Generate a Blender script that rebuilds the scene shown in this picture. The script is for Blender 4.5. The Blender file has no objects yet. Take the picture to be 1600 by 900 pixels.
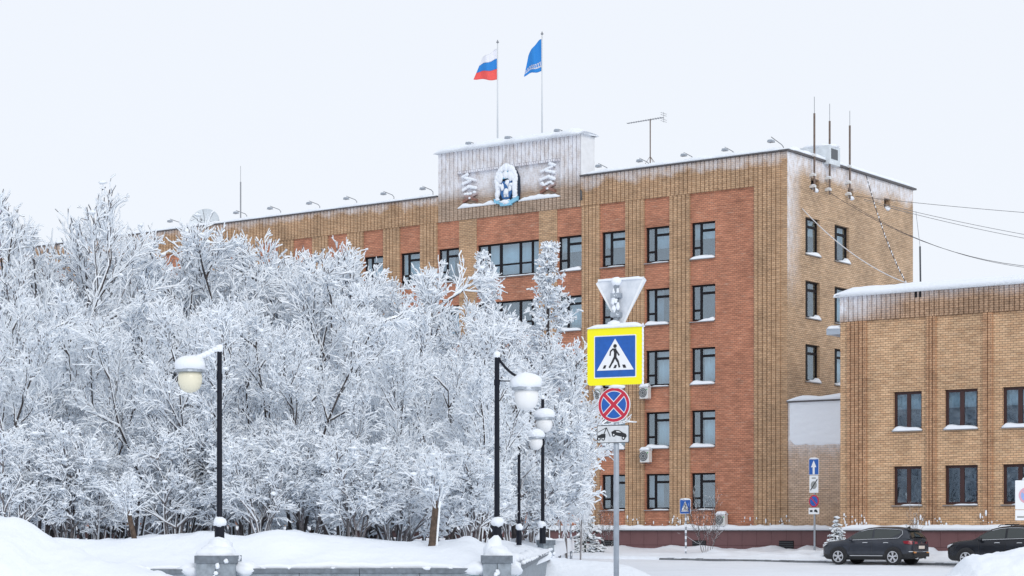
import bpy, math, random
import numpy as np
from mathutils import Vector, noise

scene = bpy.context.scene
col = scene.collection
random.seed(7)
np.random.seed(7)

# ------------------------------------------------------------------ camera, sky, sun, exposure
F, HOR, EYE = 3160.0, 828.0, 1.55          # focal length and horizon of a 1600 px wide frame; eye height in metres
cam_d = bpy.data.cameras.new('camera')
cam = bpy.data.objects.new('camera', cam_d)
col.objects.link(cam)
cam.location = (0, 0, EYE)
cam.rotation_euler = (math.radians(90), 0, 0)
cam_d.sensor_width = 36.0
cam_d.lens = F / 1600 * 36
cam_d.shift_y = (HOR - 450) / 1600
cam_d.clip_start, cam_d.clip_end = 0.1, 6000
scene.camera = cam

SUN_EL, SUN_ROT = math.radians(24), math.radians(160)
world = bpy.data.worlds.new('World')
scene.world = world
world.use_nodes = True
wn, wl = world.node_tree.nodes, world.node_tree.links
bg = wn['Background']
bg.inputs[1].default_value = 0.1
sky = wn.new('ShaderNodeTexSky')
sky.sky_type = 'NISHITA'
sky.sun_disc = False
sky.sun_elevation, sky.sun_rotation = SUN_EL, SUN_ROT
veil = wn.new('ShaderNodeMix')
veil.data_type = 'RGBA'
veil.inputs['Factor'].default_value = 0.94      # the even cloud layer that covers the blue
veil.inputs['B'].default_value = (9.1, 9.5, 10.2, 1)
wl.new(sky.outputs[0], veil.inputs['A'])
wl.new(veil.outputs['Result'], bg.inputs[0])

sun_d = bpy.data.lights.new('sun', 'SUN')
sun_d.energy = 1.05
sun_d.angle = math.radians(25)
sun_d.color = (1.0, 0.97, 0.93)
sun = bpy.data.objects.new('sun', sun_d)
col.objects.link(sun)
sv = Vector((math.sin(SUN_ROT) * math.cos(SUN_EL), math.cos(SUN_ROT) * math.cos(SUN_EL), math.sin(SUN_EL)))
sun.rotation_euler = sv.to_track_quat('Z', 'Y').to_euler()
sun.location = (0, 0, 60)

scene.view_settings.view_transform = 'Standard'
scene.view_settings.look = 'None'
scene.view_settings.exposure = 0.0
scene.view_settings.gamma = 1.0
scene.cycles.max_bounces = 14
scene.cycles.diffuse_bounces = 9
scene.cycles.transparent_max_bounces = 12

# ------------------------------------------------------------------ materials
M = {}


def nmat(name, color, rough=0.6, metal=0.0, var=0.0, scale=3.0, bump=0.0, bscale=20.0, color2=None, spec=None, emis=None):
    m = bpy.data.materials.new(name)
    m.use_nodes = True
    n, l = m.node_tree.nodes, m.node_tree.links
    b = n['Principled BSDF']
    b.inputs['Base Color'].default_value = (*color, 1)
    b.inputs['Roughness'].default_value = rough
    b.inputs['Metallic'].default_value = metal
    if spec is not None:
        b.inputs['Specular IOR Level'].default_value = spec
    tc = n.new('ShaderNodeTexCoord')
    if var or color2:
        t = n.new('ShaderNodeTexNoise')
        t.inputs['Scale'].default_value = scale
        t.inputs['Detail'].default_value = 5
        l.new(tc.outputs['Object'], t.inputs['Vector'])
        r = n.new('ShaderNodeValToRGB')
        r.color_ramp.elements[0].position, r.color_ramp.elements[1].position = 0.3, 0.7
        c2 = color2 or tuple(min(1, c * (1 + var)) for c in color)
        c1 = color if color2 else tuple(c * (1 - var) for c in color)
        r.color_ramp.elements[0].color, r.color_ramp.elements[1].color = (*c1, 1), (*c2, 1)
        l.new(t.outputs[0], r.inputs[0])
        l.new(r.outputs[0], b.inputs['Base Color'])
    if bump:
        t2 = n.new('ShaderNodeTexNoise')
        t2.inputs['Scale'].default_value = bscale
        t2.inputs['Detail'].default_value = 6
        l.new(tc.outputs['Object'], t2.inputs['Vector'])
        bp = n.new('ShaderNodeBump')
        bp.inputs['Strength'].default_value = 1.0
        bp.inputs['Distance'].default_value = bump
        l.new(t2.outputs[0], bp.inputs['Height'])
        l.new(bp.outputs[0], b.inputs['Normal'])
    M[name] = m
    return m


def brick(name, c1, c2, mortar, bw=0.25, rh=0.1, frost=None, light=None, patch=None):
    """brick courses in metres; frost = list of (axis, lo, hi, strength, amplitude, noise scale)"""
    m = bpy.data.materials.new(name)
    m.use_nodes = True
    n, l = m.node_tree.nodes, m.node_tree.links
    b = n['Principled BSDF']
    b.inputs['Roughness'].default_value = 0.85
    uv = n.new('ShaderNodeUVMap')
    uv.uv_map = 'UVMap'
    br = n.new('ShaderNodeTexBrick')
    br.inputs['Color1'].default_value, br.inputs['Color2'].default_value = (*c1, 1), (*c2, 1)
    br.inputs['Mortar'].default_value = (*mortar, 1)
    br.inputs['Scale'].default_value = 1.0
    br.inputs['Mortar Size'].default_value = 0.011
    br.inputs['Mortar Smooth'].default_value = 0.4
    br.inputs['Bias'].default_value = -0.15
    br.inputs['Brick Width'].default_value = bw
    br.inputs['Row Height'].default_value = rh
    l.new(uv.outputs[0], br.inputs['Vector'])
    # slow drift of tone and streaky single-course drift
    tc = n.new('ShaderNodeTexCoord')
    t = n.new('ShaderNodeTexNoise')
    t.inputs['Scale'].default_value = 0.55
    t.inputs['Detail'].default_value = 6
    t.inputs['Roughness'].default_value = 0.65
    l.new(tc.outputs['Object'], t.inputs['Vector'])
    mp = n.new('ShaderNodeMapping')
    mp.inputs['Scale'].default_value = (1.6, 9.0, 1)
    l.new(uv.outputs[0], mp.inputs['Vector'])
    t2 = n.new('ShaderNodeTexNoise')
    t2.inputs['Scale'].default_value = 1.0
    t2.inputs['Detail'].default_value = 3
    l.new(mp.outputs[0], t2.inputs['Vector'])
    ad = n.new('ShaderNodeMath'); ad.operation = 'ADD'
    l.new(t.outputs[0], ad.inputs[0]); l.new(t2.outputs[0], ad.inputs[1])
    mr = n.new('ShaderNodeMapRange')
    mr.inputs['From Min'].default_value, mr.inputs['From Max'].default_value = 0.65, 1.35
    mr.inputs['To Min'].default_value, mr.inputs['To Max'].default_value = 0.62, 1.38
    l.new(ad.outputs[0], mr.inputs['Value'])
    mul = n.new('ShaderNodeMix'); mul.data_type = 'RGBA'; mul.blend_type = 'MULTIPLY'
    mul.inputs['Factor'].default_value = 1.0
    l.new(br.outputs['Color'], mul.inputs['A'])
    l.new(mr.outputs[0], mul.inputs['B'])
    out = mul.outputs['Result']
    if light:                                   # efflorescence: pale bricks in patches
        t3 = n.new('ShaderNodeTexNoise'); t3.inputs['Scale'].default_value = 0.8; t3.inputs['Detail'].default_value = 8
        t3.inputs['Roughness'].default_value = 0.75
        l.new(mp.outputs[0], t3.inputs['Vector'])
        r3 = n.new('ShaderNodeMapRange')
        r3.inputs['From Min'].default_value, r3.inputs['From Max'].default_value = 0.56, 0.72
        r3.inputs['To Max'].default_value = light[1]
        l.new(t3.outputs[0], r3.inputs['Value'])
        mx = n.new('ShaderNodeMix'); mx.data_type = 'RGBA'
        mx.inputs['B'].default_value = (*light[0], 1)
        l.new(r3.outputs[0], mx.inputs['Factor']); l.new(out, mx.inputs['A'])
        out = mx.outputs['Result']
    sep = n.new('ShaderNodeSeparateXYZ')
    l.new(tc.outputs['Object'], sep.inputs[0])
    for (ax, lo, hi, st, amp, sc, *second) in frost or ():
        t4 = n.new('ShaderNodeTexNoise'); t4.inputs['Scale'].default_value = sc; t4.inputs['Detail'].default_value = 7
        t4.inputs['Roughness'].default_value = 0.7
        l.new(tc.outputs['Object'], t4.inputs['Vector'])
        ma = n.new('ShaderNodeMath'); ma.operation = 'MULTIPLY_ADD'
        l.new(t4.outputs[0], ma.inputs[0]); ma.inputs[1].default_value = amp
        l.new(sep.outputs[ax], ma.inputs[2])
        r4 = n.new('ShaderNodeMapRange')
        r4.inputs['From Min'].default_value, r4.inputs['From Max'].default_value = lo + amp * 0.5, hi + amp * 0.5
        r4.inputs['To Max'].default_value = st
        l.new(ma.outputs[0], r4.inputs['Value'])
        t5 = n.new('ShaderNodeTexNoise'); t5.inputs['Scale'].default_value = 1.0; t5.inputs['Detail'].default_value = 6
        t5.inputs['Roughness'].default_value = 0.75
        m5 = n.new('ShaderNodeMapping'); m5.inputs['Scale'].default_value = (3.2, 3.2, 1.7)
        l.new(tc.outputs['Object'], m5.inputs['Vector']); l.new(m5.outputs[0], t5.inputs['Vector'])
        r5 = n.new('ShaderNodeMapRange')
        r5.inputs['From Min'].default_value, r5.inputs['From Max'].default_value = 0.40, 0.60
        r5.inputs['To Min'].default_value = 0.45
        l.new(t5.outputs[0], r5.inputs['Value'])
        m6 = n.new('ShaderNodeMath'); m6.operation = 'MULTIPLY'
        l.new(r4.outputs[0], m6.inputs[0]); l.new(r5.outputs[0], m6.inputs[1])
        fac = m6.outputs[0]
        if second:
            r7 = n.new('ShaderNodeMapRange')
            r7.inputs['From Min'].default_value, r7.inputs['From Max'].default_value = second[1], second[2]
            m8 = n.new('ShaderNodeMath'); m8.operation = 'MULTIPLY_ADD'
            l.new(t5.outputs[0], m8.inputs[0]); m8.inputs[1].default_value = second[3]; l.new(sep.outputs[second[0]], m8.inputs[2])
            l.new(m8.outputs[0], r7.inputs['Value'])
            m7 = n.new('ShaderNodeMath'); m7.operation = 'MULTIPLY'
            l.new(fac, m7.inputs[0]); l.new(r7.outputs[0], m7.inputs[1])
            fac = m7.outputs[0]
        mx = n.new('ShaderNodeMix'); mx.data_type = 'RGBA'
        mx.inputs['B'].default_value = (0.83, 0.85, 0.91, 1)
        l.new(fac, mx.inputs['Factor']); l.new(out, mx.inputs['A'])
        out = mx.outputs['Result']
    l.new(out, b.inputs['Base Color'])
    bp = n.new('ShaderNodeBump')
    bp.inputs['Strength'].default_value = 0.7
    bp.inputs['Distance'].default_value = 0.012
    bp.invert = True
    l.new(br.outputs['Fac'], bp.inputs['Height'])
    l.new(bp.outputs[0], b.inputs['Normal'])
    M[name] = m
    return m


YEL1, YEL2, YM = (0.53, 0.345, 0.205), (0.43, 0.265, 0.15), (0.19, 0.13, 0.095)
brick('brick_yellow', YEL1, YEL2, YM, frost=[(2, 20.3, 20.7, 0.55, 2.2, 0.7)], light=((0.56, 0.44, 0.33), 0.45))
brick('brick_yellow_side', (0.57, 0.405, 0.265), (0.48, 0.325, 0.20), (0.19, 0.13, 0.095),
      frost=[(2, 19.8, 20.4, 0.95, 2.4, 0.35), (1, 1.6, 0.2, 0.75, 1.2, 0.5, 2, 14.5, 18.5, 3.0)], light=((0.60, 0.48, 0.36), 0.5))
brick('brick_tower', (0.44, 0.33, 0.25), (0.38, 0.27, 0.195), (0.18, 0.14, 0.115),
      frost=[(2, 20.4, 21.1, 0.85, 0.9, 0.9), (2, 20.4, 21.3, 0.45, 1.0, 2.0)])
brick('brick_ornament', (0.27, 0.12, 0.09), (0.21, 0.09, 0.07), YM, frost=[(2, 20.4, 21.0, 0.95, 1.0, 1.6), (2, 20.7, 21.1, 0.75, 1.0, 1.6)])
brick('brick_link', (0.60, 0.43, 0.30), (0.51, 0.35, 0.235), (0.19, 0.135, 0.10), frost=[(2, 2.6, 6.0, 0.22, 2.2, 0.9), (2, 5.2, 6.2, 0.75, 1.6, 1.1)])
brick('brick_red', (0.505, 0.218, 0.130), (0.41, 0.165, 0.097), (0.23, 0.12, 0.085), light=((0.54, 0.385, 0.295), 0.8))
brick('brick_annex', (0.64, 0.425, 0.255), (0.53, 0.32, 0.18), (0.17, 0.11, 0.08), bw=0.26, rh=0.104, light=((0.58, 0.45, 0.335), 0.7))
brick('brick_annex_rib', (0.54, 0.325, 0.19), (0.41, 0.22, 0.12), (0.11, 0.075, 0.055), bw=0.26, rh=0.104)
brick('brick_annex_band', (0.47, 0.305, 0.195), (0.38, 0.235, 0.145), (0.12, 0.08, 0.06), bw=0.26, rh=0.104,
      frost=[(2, 11.2, 11.9, 0.95, 0.8, 0.8, 0, 4.2, 1.2, 1.5), (2, 12.0, 12.5, 0.45, 0.8, 0.5)])
nmat('snow', (0.83, 0.87, 0.93), 0.75, bump=0.02, bscale=6)
nmat('snow_ground', (0.82, 0.865, 0.93), 0.8, var=0.025, scale=0.5, bump=0.05, bscale=3.0)
nmat('snow_road', (0.80, 0.845, 0.91), 0.7, var=0.04, scale=0.35, bump=0.03, bscale=2.0)
nmat('snow_twig', (0.895, 0.94, 0.99), 0.85)
nmat('twig_bark', (0.17, 0.155, 0.16), 0.9, var=0.4, scale=6)
nmat('bark', (0.060, 0.050, 0.050), 0.9, var=0.4, scale=6)
nmat('bark_brown', (0.10, 0.07, 0.052), 0.9, var=0.4, scale=8, bump=0.02, bscale=15)
nmat('needles', (0.035, 0.055, 0.045), 0.9)
nmat('flashing', (0.10, 0.095, 0.10), 0.5, metal=0.3)
nmat('white_side', (0.74, 0.75, 0.77), 0.8, var=0.05)
nmat('plinth', (0.150, 0.070, 0.073), 0.55, var=0.10, scale=1.2)
nmat('plinth_joint', (0.05, 0.026, 0.028), 0.8)
nmat('frame_dark', (0.010, 0.009, 0.012), 0.6, spec=0.2)
nmat('frame_brown', (0.045, 0.017, 0.016), 0.5, var=0.15)
nmat('interior', (0.075, 0.085, 0.10), 0.9)
nmat('curtain', (0.62, 0.68, 0.70), 0.9)
nmat('curtain_blue', (0.46, 0.58, 0.64), 0.9)
nmat('curtain_grey', (0.34, 0.39, 0.44), 0.9)
nmat('sill_metal', (0.30, 0.31, 0.33), 0.4, metal=0.6)
nmat('black_paint', (0.008, 0.010, 0.018), 0.6, spec=0.2)
nmat('opal', (0.82, 0.83, 0.84), 0.35)
nmat('opal_cream', (0.78, 0.74, 0.58), 0.35)
nmat('granite', (0.26, 0.30, 0.34), 0.7, var=0.25, scale=9, bump=0.004, bscale=60)
nmat('granite_dark', (0.15, 0.175, 0.205), 0.7, var=0.25, scale=9)
nmat('asphalt', (0.16, 0.17, 0.185), 0.9, var=0.3, scale=3)
nmat('galvanised', (0.36, 0.40, 0.45), 0.45, metal=0.55, var=0.12, scale=8)
nmat('frosted_metal', (0.56, 0.60, 0.66), 0.7, var=0.12, scale=9, color2=(0.74, 0.77, 0.82))
nmat('sign_yellow', (0.90, 0.83, 0.0), 0.35)
nmat('sign_blue', (0.006, 0.095, 0.40), 0.35, var=0.12, scale=14)
nmat('sign_white', (0.80, 0.82, 0.84), 0.4)
nmat('plate_field', (0.62, 0.645, 0.67), 0.6, var=0.10, scale=12)
nmat('sign_red', (0.50, 0.015, 0.045), 0.35)
nmat('sign_black', (0.010, 0.012, 0.016), 0.4)
nmat('sign_grey', (0.30, 0.31, 0.30), 0.5)
nmat('sign_pale_blue', (0.30, 0.42, 0.72), 0.5)
nmat('sign_pink', (0.68, 0.38, 0.46), 0.5)
nmat('flag_white', (0.78, 0.79, 0.86), 0.8)
nmat('flag_blue', (0.02, 0.22, 0.62), 0.8)
nmat('flag_red', (0.82, 0.11, 0.10), 0.8)
nmat('pole_white', (0.62, 0.65, 0.68), 0.4)
nmat('rust_brown', (0.15, 0.11, 0.09), 0.7, var=0.3, scale=6)
nmat('thin_metal', (0.28, 0.29, 0.31), 0.5, metal=0.4)
nmat('dark_metal', (0.07, 0.075, 0.085), 0.5, metal=0.4)
nmat('ac_white', (0.66, 0.67, 0.67), 0.5, var=0.06)
nmat('ac_grille', (0.09, 0.10, 0.11), 0.5)
nmat('ac_green', (0.05, 0.35, 0.10), 0.5)
nmat('dish', (0.62, 0.67, 0.71), 0.5, var=0.1)
nmat('crest_blue', (0.03, 0.13, 0.34), 0.5, var=0.2)
nmat('crest_light', (0.22, 0.50, 0.68), 0.5, var=0.2)
nmat('crest_dark', (0.015, 0.03, 0.06), 0.6)
nmat('canopy_grey', (0.36, 0.41, 0.48), 0.5)
nmat('car_grey', (0.040, 0.045, 0.058), 0.25, metal=0.2, var=0.15, scale=2.5)
nmat('car_black', (0.016, 0.018, 0.024), 0.22, metal=0.3, var=0.2, scale=2.5)
nmat('car_trim', (0.016, 0.016, 0.018), 0.6)
nmat('car_glass', (0.022, 0.030, 0.030), 0.05, spec=0.8)
nmat('chrome', (0.75, 0.76, 0.78), 0.15, metal=1.0)
nmat('tyre', (0.014, 0.014, 0.016), 0.8)
nmat('alloy', (0.62, 0.63, 0.66), 0.35, metal=0.5)
nmat('tail_red', (0.22, 0.008, 0.02), 0.2)
nmat('headlight', (0.70, 0.72, 0.75), 0.15)
nmat('amber', (0.75, 0.30, 0.06), 0.3)
nmat('plate', (0.74, 0.66, 0.60), 0.5)
nmat('cable', (0.05, 0.05, 0.06), 0.7)
nmat('cable_white', (0.62, 0.62, 0.64), 0.7)


def glass(name, tint, gloss):
    m = bpy.data.materials.new(name)
    m.use_nodes = True
    n, l = m.node_tree.nodes, m.node_tree.links
    n.remove(n['Principled BSDF'])
    tr = n.new('ShaderNodeBsdfTransparent'); tr.inputs[0].default_value = (*tint, 1)
    gl = n.new('ShaderNodeBsdfGlossy'); gl.inputs[0].default_value = (0.86, 0.93, 1, 1); gl.inputs['Roughness'].default_value = 0.02
    t = n.new('ShaderNodeTexNoise'); t.inputs['Scale'].default_value = 0.9
    tc = n.new('ShaderNodeTexCoord'); l.new(tc.outputs['Object'], t.inputs['Vector'])
    bp = n.new('ShaderNodeBump'); bp.inputs['Distance'].default_value = 0.03; bp.inputs['Strength'].default_value = 0.25
    l.new(t.outputs[0], bp.inputs['Height']); l.new(bp.outputs[0], gl.inputs['Normal'])
    mx = n.new('ShaderNodeMixShader'); mx.inputs[0].default_value = gloss
    l.new(tr.outputs[0], mx.inputs[1]); l.new(gl.outputs[0], mx.inputs[2])
    l.new(mx.outputs[0], n['Material Output'].inputs[0])
    M[name] = m


glass('glass', (0.82, 0.92, 0.97), 0.18)


# ------------------------------------------------------------------ mesh helpers
class MB:
    """collects boxes, tubes and sheets into ONE mesh; mp maps local (u, depth, z) to mesh axes"""

    def __init__(self, mp=None):
        self.v, self.f, self.m = [], [], []
        self.mp = mp or (lambda a, b, c: (a, b, c))

    def add(self, verts, faces, mi=0):
        o = len(self.v)
        self.v += [self.mp(*p) for p in verts]
        self.f += [tuple(i + o for i in f) for f in faces]
        self.m += [mi] * len(faces)
        return self

    def box(self, x0, x1, y0, y1, z0, z1, mi=0):
        return self.add([(x0, y0, z0), (x1, y0, z0), (x1, y1, z0), (x0, y1, z0), (x0, y0, z1), (x1, y0, z1), (x1, y1, z1), (x0, y1, z1)],
                        [(0, 3, 2, 1), (4, 5, 6, 7), (0, 1, 5, 4), (1, 2, 6, 5), (2, 3, 7, 6), (3, 0, 4, 7)], mi)

    def tube(self, pts, r, n=8, mi=0, cap=True):
        pts = [Vector(p) for p in pts]
        rs = r if isinstance(r, (list, tuple)) else [r] * len(pts)
        V, Fc = [], []
        ref = None
        for i, p in enumerate(pts):
            d = (pts[min(i + 1, len(pts) - 1)] - pts[max(i - 1, 0)]).normalized()
            if ref is None:
                ref = Vector((0, 0, 1)) if abs(d.z) < 0.9 else Vector((1, 0, 0))
            a = d.cross(ref).normalized()
            b = a.cross(d).normalized()
            ref = b
            for k in range(n):
                t = 2 * math.pi * k / n
                V.append(tuple(p + (a * math.cos(t) + b * math.sin(t)) * rs[i]))
        for i in range(len(pts) - 1):
            for k in range(n):
                k2 = (k + 1) % n
                Fc.append((i * n + k, i * n + k2, (i + 1) * n + k2, (i + 1) * n + k))
        if cap:
            Fc.append(tuple(reversed(range(n))))
            Fc.append(tuple(range((len(pts) - 1) * n, len(pts) * n)))
        return self.add(V, Fc, mi)

    def lathe(self, prof, c=(0, 0, 0), n=16, mi=0, axis='z'):
        V, Fc = [], []
        for (r, z) in prof:
            for k in range(n):
                t = 2 * math.pi * k / n
                a, b = r * math.cos(t), r * math.sin(t)
                p = (a, b, z) if axis == 'z' else ((a, z, b) if axis == 'y' else (z, a, b))
                V.append((p[0] + c[0], p[1] + c[1], p[2] + c[2]))
        for i in range(len(prof) - 1):
            for k in range(n):
                k2 = (k + 1) % n
                Fc.append((i * n + k, i * n + k2, (i + 1) * n + k2, (i + 1) * n + k))
        Fc.append(tuple(reversed(range(n))))
        Fc.append(tuple(range((len(prof) - 1) * n, len(prof) * n)))
        return self.add(V, Fc, mi)

    def prism(self, poly, y0, y1, mi=0):
        """polygon in (x, z) extruded from y0 to y1"""
        n = len(poly)
        V = [(x, y0, z) for x, z in poly] + [(x, y1, z) for x, z in poly]
        Fc = [tuple(range(n)), tuple(reversed(range(n, 2 * n)))]
        Fc += [(i, i + n, (i + 1) % n + n, (i + 1) % n) for i in range(n)]
        return self.add(V, Fc, mi)

    def blob(self, c, r, seed=0, mi=0, n=8, k=5, amp=0.25):
        """an uneven lump; r = (rx, ry, rz)"""
        V, Fc = [], []
        for i in range(k + 1):
            ph = math.pi * i / k
            for j in range(n):
                t = 2 * math.pi * j / n
                d = Vector((math.sin(ph) * math.cos(t), math.sin(ph) * math.sin(t), math.cos(ph)))
                s = 1 + amp * noise.noise(d * 1.7 + Vector((seed * 3.1, seed * 1.7, seed)))
                V.append((c[0] + d.x * r[0] * s, c[1] + d.y * r[1] * s, c[2] + d.z * r[2] * s))
        for i in range(k):
            for j in range(n):
                j2 = (j + 1) % n
                Fc.append((i * n + j, (i + 1) * n + j, (i + 1) * n + j2, i * n + j2))
        return self.add(V, Fc, mi)

    def ridge(self, x0, x1, yc, w, z0, h, seed=0, step=0.25, mi=0, amp=0.35, droop=0.0, prof=6):
        """snow lying along x: rounded top, uneven thickness, tapered ends"""
        n = max(4, int(abs(x1 - x0) / step))
        V, Fc = [], []
        for i in range(n + 1):
            t = i / n
            x = x0 + (x1 - x0) * t
            e = min(1.0, 6 * min(t, 1 - t) * max(1, abs(x1 - x0) / 6) + 0.25)
            hh = h * e * (1 + amp * noise.noise(Vector((x * 0.9 + seed * 7.3, seed, 0))) + amp * 0.6 * noise.noise(Vector((x * 3.1, seed * 2.2, 5))))
            for j in range(prof + 1):
                a = math.pi * j / prof
                V.append((x, yc - math.cos(a) * w / 2 * (0.9 + 0.1 * e), z0 + hh * math.sin(a) ** 0.7 - droop * (1 if j == 0 else 0)))
        m = prof + 1
        for i in range(n):
            for j in range(prof):
                Fc.append((i * m + j, i * m + j + 1, (i + 1) * m + j + 1, (i + 1) * m + j))
            Fc.append((i * m, (i + 1) * m, (i + 1) * m + prof, i * m + prof))
        Fc.append(tuple(range(m)))
        Fc.append(tuple(reversed(range(n * m, n * m + m))))
        return self.add(V, Fc, mi)

    def mesh(self, name, mats, smooth=False, uv=True):
        me = bpy.data.meshes.new(name)
        me.from_pydata(self.v, [], self.f)
        for m in (mats if isinstance(mats, (list, tuple)) else [mats]):
            me.materials.append(M[m])
        me.polygons.foreach_set('material_index', self.m)
        if smooth:
            me.polygons.foreach_set('use_smooth', [True] * len(self.f))
        if uv:
            lay = me.uv_layers.new(name='UVMap')
            data = np.zeros(len(me.loops) * 2, dtype=np.float32)
            for p in me.polygons:
                nx, ny, nz = abs(p.normal.x), abs(p.normal.y), abs(p.normal.z)
                for li in p.loop_indices:
                    v = self.v[me.loops[li].vertex_index]
                    a, b = (v[1], v[2]) if nx >= ny and nx >= nz else ((v[0], v[2]) if ny >= nz else (v[0], v[1]))
                    data[li * 2], data[li * 2 + 1] = a, b
            lay.data.foreach_set('uv', data)
        me.update()
        return me

    def build(self, name, mats, parent=None, smooth=False, uv=True, loc=None):
        return link(name, self.mesh(name, mats, smooth, uv), parent, loc)


def link(name, data, parent=None, loc=None, rz=0.0):
    o = bpy.data.objects.new(name, data)
    col.objects.link(o)
    if parent:
        o.parent = parent
    if loc is not None:
        o.location = loc
    o.rotation_euler[2] = rz
    return o


def tag(o, label=None, cat=None, group=None, kind=None):
    for k, v in (('label', label), ('category', cat), ('group', group), ('kind', kind)):
        if v:
            o[k] = v
    return o


def thing(name, label, cat, loc=(0, 0, 0), rz=0.0, group=None):
    return tag(link(name, None, None, loc, rz), label, cat, group)


def at(px, py, Y):
    """world point seen at pixel (px, py) of the 1600x900 frame at depth Y"""
    return Vector(((px - 800) / F * Y, Y, EYE + (HOR - py) / F * Y))


def copy_tree(o, parent=None):
    c = o.copy()
    col.objects.link(c)
    if parent:
        c.parent = parent
    for ch in list(o.children):
        copy_tree(ch, c)
    return c


def smooth01(t):
    t = max(0.0, min(1.0, t))
    return t * t * (3 - 2 * t)


def fbm(x, y, s=0.0, o=4):
    return sum(noise.noise(Vector((x * 2 ** k, y * 2 ** k, s + k * 9.7))) / 2 ** k for k in range(o))


# ------------------------------------------------------------------ frames of the two buildings
E1 = Vector((0.8045, -0.5940, 0))          # along the facades, to the right and nearer
E2 = Vector((0.5940, 0.8045, 0))           # into the buildings
RZ = math.atan2(-0.5940, 0.8045)
C0 = Vector((14.06, 103.3, 0))             # corner of the main building
R0 = Vector((513 / F * 95.4, 95.4, 0))     # left front corner of the annex


def fx(px, o=C0, y=0.0):
    """distance along a facade plane (offset y inwards) at pixel column px"""
    p = o + E2 * y
    u = (px - 800) / F
    return (u * p.y - p.x) / (0.8045 + 0.5940 * u)


def fz(px, py, o=C0, y=0.0):
    p = o + E2 * y
    Y = p.y - 0.5940 * fx(px, o, y)
    return EYE + (HOR - py) / F * Y


def sy(px, o=C0):
    """distance into the building along the side wall at pixel column px"""
    u = (px - 800) / F
    return (u * o.y - o.x) / (0.5940 - 0.8045 * u)


def local(o, x, y, z):
    return o + E1 * x + E2 * y + Vector((0, 0, z))


# ------------------------------------------------------------------ ground
def G(Y):
    return 0.012 * max(0.0, min(Y - 82, 40))


def grid_obj(name, xs, ys, fn, mat, smooth=True):
    V = [fn(x, y) for y in ys for x in xs]
    nx = len(xs)
    Fc = [(j * nx + i, j * nx + i + 1, (j + 1) * nx + i + 1, (j + 1) * nx + i) for j in range(len(ys) - 1) for i in range(nx - 1)]
    mb = MB()
    mb.v, mb.f, mb.m = V, Fc, [0] * len(Fc)
    return mb.build(name, mat, smooth=smooth, uv=False)


xs = [-2500, -900, -300, -120, -60, -30, -12] + [x * 0.6 - 6 for x in range(78)] + [45, 60, 100, 250, 800, 2500]
ys = [-300, -60, -15, 0, 15, 30, 45, 55] + [60 + 0.7 * k for k in range(62)] + [108, 120, 140, 200, 400, 1000, 3500]


def road_fn(x, y):
    z = G(y)
    if -8 < x < 42 and 58 < y < 104:
        # packed snow with faint ruts along the street
        p = Vector((x, y, 0)) - C0
        v = p.dot(E2)
        u = p.dot(E1)
        z += 0.035 * fbm(x * 0.35, y * 0.35, 3) + 0.022 * math.sin(v * 3.4 + 0.6 * noise.noise(Vector((u * 0.1, v * 0.3, 1)))) * smooth01((-11 - v) / 2)
    return (x, y, z - 0.03)


tag(grid_obj('road', xs, ys, road_fn, 'snow_road'), 'street covered in packed pale snow with faint wheel ruts', kind='structure')

KERB = -10.5
RFRONT = (R0 - C0).dot(E2)                  # annex facade seen in the main frame
RX = (R0 - C0).dot(E1)


def pave_fn(u, v):
    p = local(C0, u, v, 0)
    back = RFRONT if u > RX - 0.3 else 0.0
    t = smooth01((v - KERB) / 2.2)
    near = smooth01(1 - (back - v) / 2.6)
    z = G(p.y) + 0.12 + 0.10 * t * (0.6 + 0.5 * fbm(u * 0.4, v * 0.4, 1))
    lump = max(0.0, fbm(u * 0.55, v * 0.6, 8) + 0.12)
    z += t * lump * 0.30 * (0.35 + 0.65 * near) + 0.10 * near
    if u > 0.0:
        z += 0.22 * smooth01((v - KERB - 0.4) / 1.2) * max(0.0, 0.25 + fbm(u * 0.9, v * 0.7, 4))
    if u < -9:
        z += 0.18 * smooth01((-9 - u) / 6) * t
    if v < KERB + 0.01:                      # the snow edge comes down to the street
        z = G(p.y) - 0.12
    return tuple(p + Vector((0, 0, z)))


tag(grid_obj('pavement', [-34 + 0.3 * k for k in range(190)], [KERB, KERB + 0.05] + [KERB + 0.25 * k for k in range(1, 44)], pave_fn, 'snow_ground'),
    'pavement under lumpy snow between the kerb and the buildings', kind='structure')
mb = MB()
n = 60
for i in range(n):
    u0, u1 = -1.0 + 24 * i / n, -1.0 + 24 * (i + 1) / n
    h = 0.06 + 0.035 * noise.noise(Vector((i * 0.7, 0, 0)))
    p0, p1 = local(C0, u0, KERB - 0.14, 0), local(C0, u1, KERB - 0.14, 0)
    q0, q1 = local(C0, u0, KERB + 0.02, 0), local(C0, u1, KERB + 0.02, 0)
    z0, z1 = G(p0.y), G(p1.y)
    mb.add([(p0.x, p0.y, z0 - .1), (p1.x, p1.y, z1 - .1), (p1.x, p1.y, z1 + h), (p0.x, p0.y, z0 + h), (q0.x, q0.y, z0 + h + .01), (q1.x, q1.y, z1 + h + .01)],
           [(0, 1, 2, 3), (3, 2, 5, 4)])
tag(mb.build('kerb', 'asphalt'), 'dark kerb edge showing below the snow by the parked cars', kind='structure')

# ---- planting bed of the park behind the low wall
WY = 42.0                                    # front wall
PX1, PX2 = (341 - 800) / F * WY, (776 - 800) / F * WY
P3 = at(853, 850, 66)


def wall_x(Y):
    return PX2 + 0.28 + (P3.x + 0.18 - PX2 - 0.28) * (Y - WY) / (66 - WY)


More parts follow.
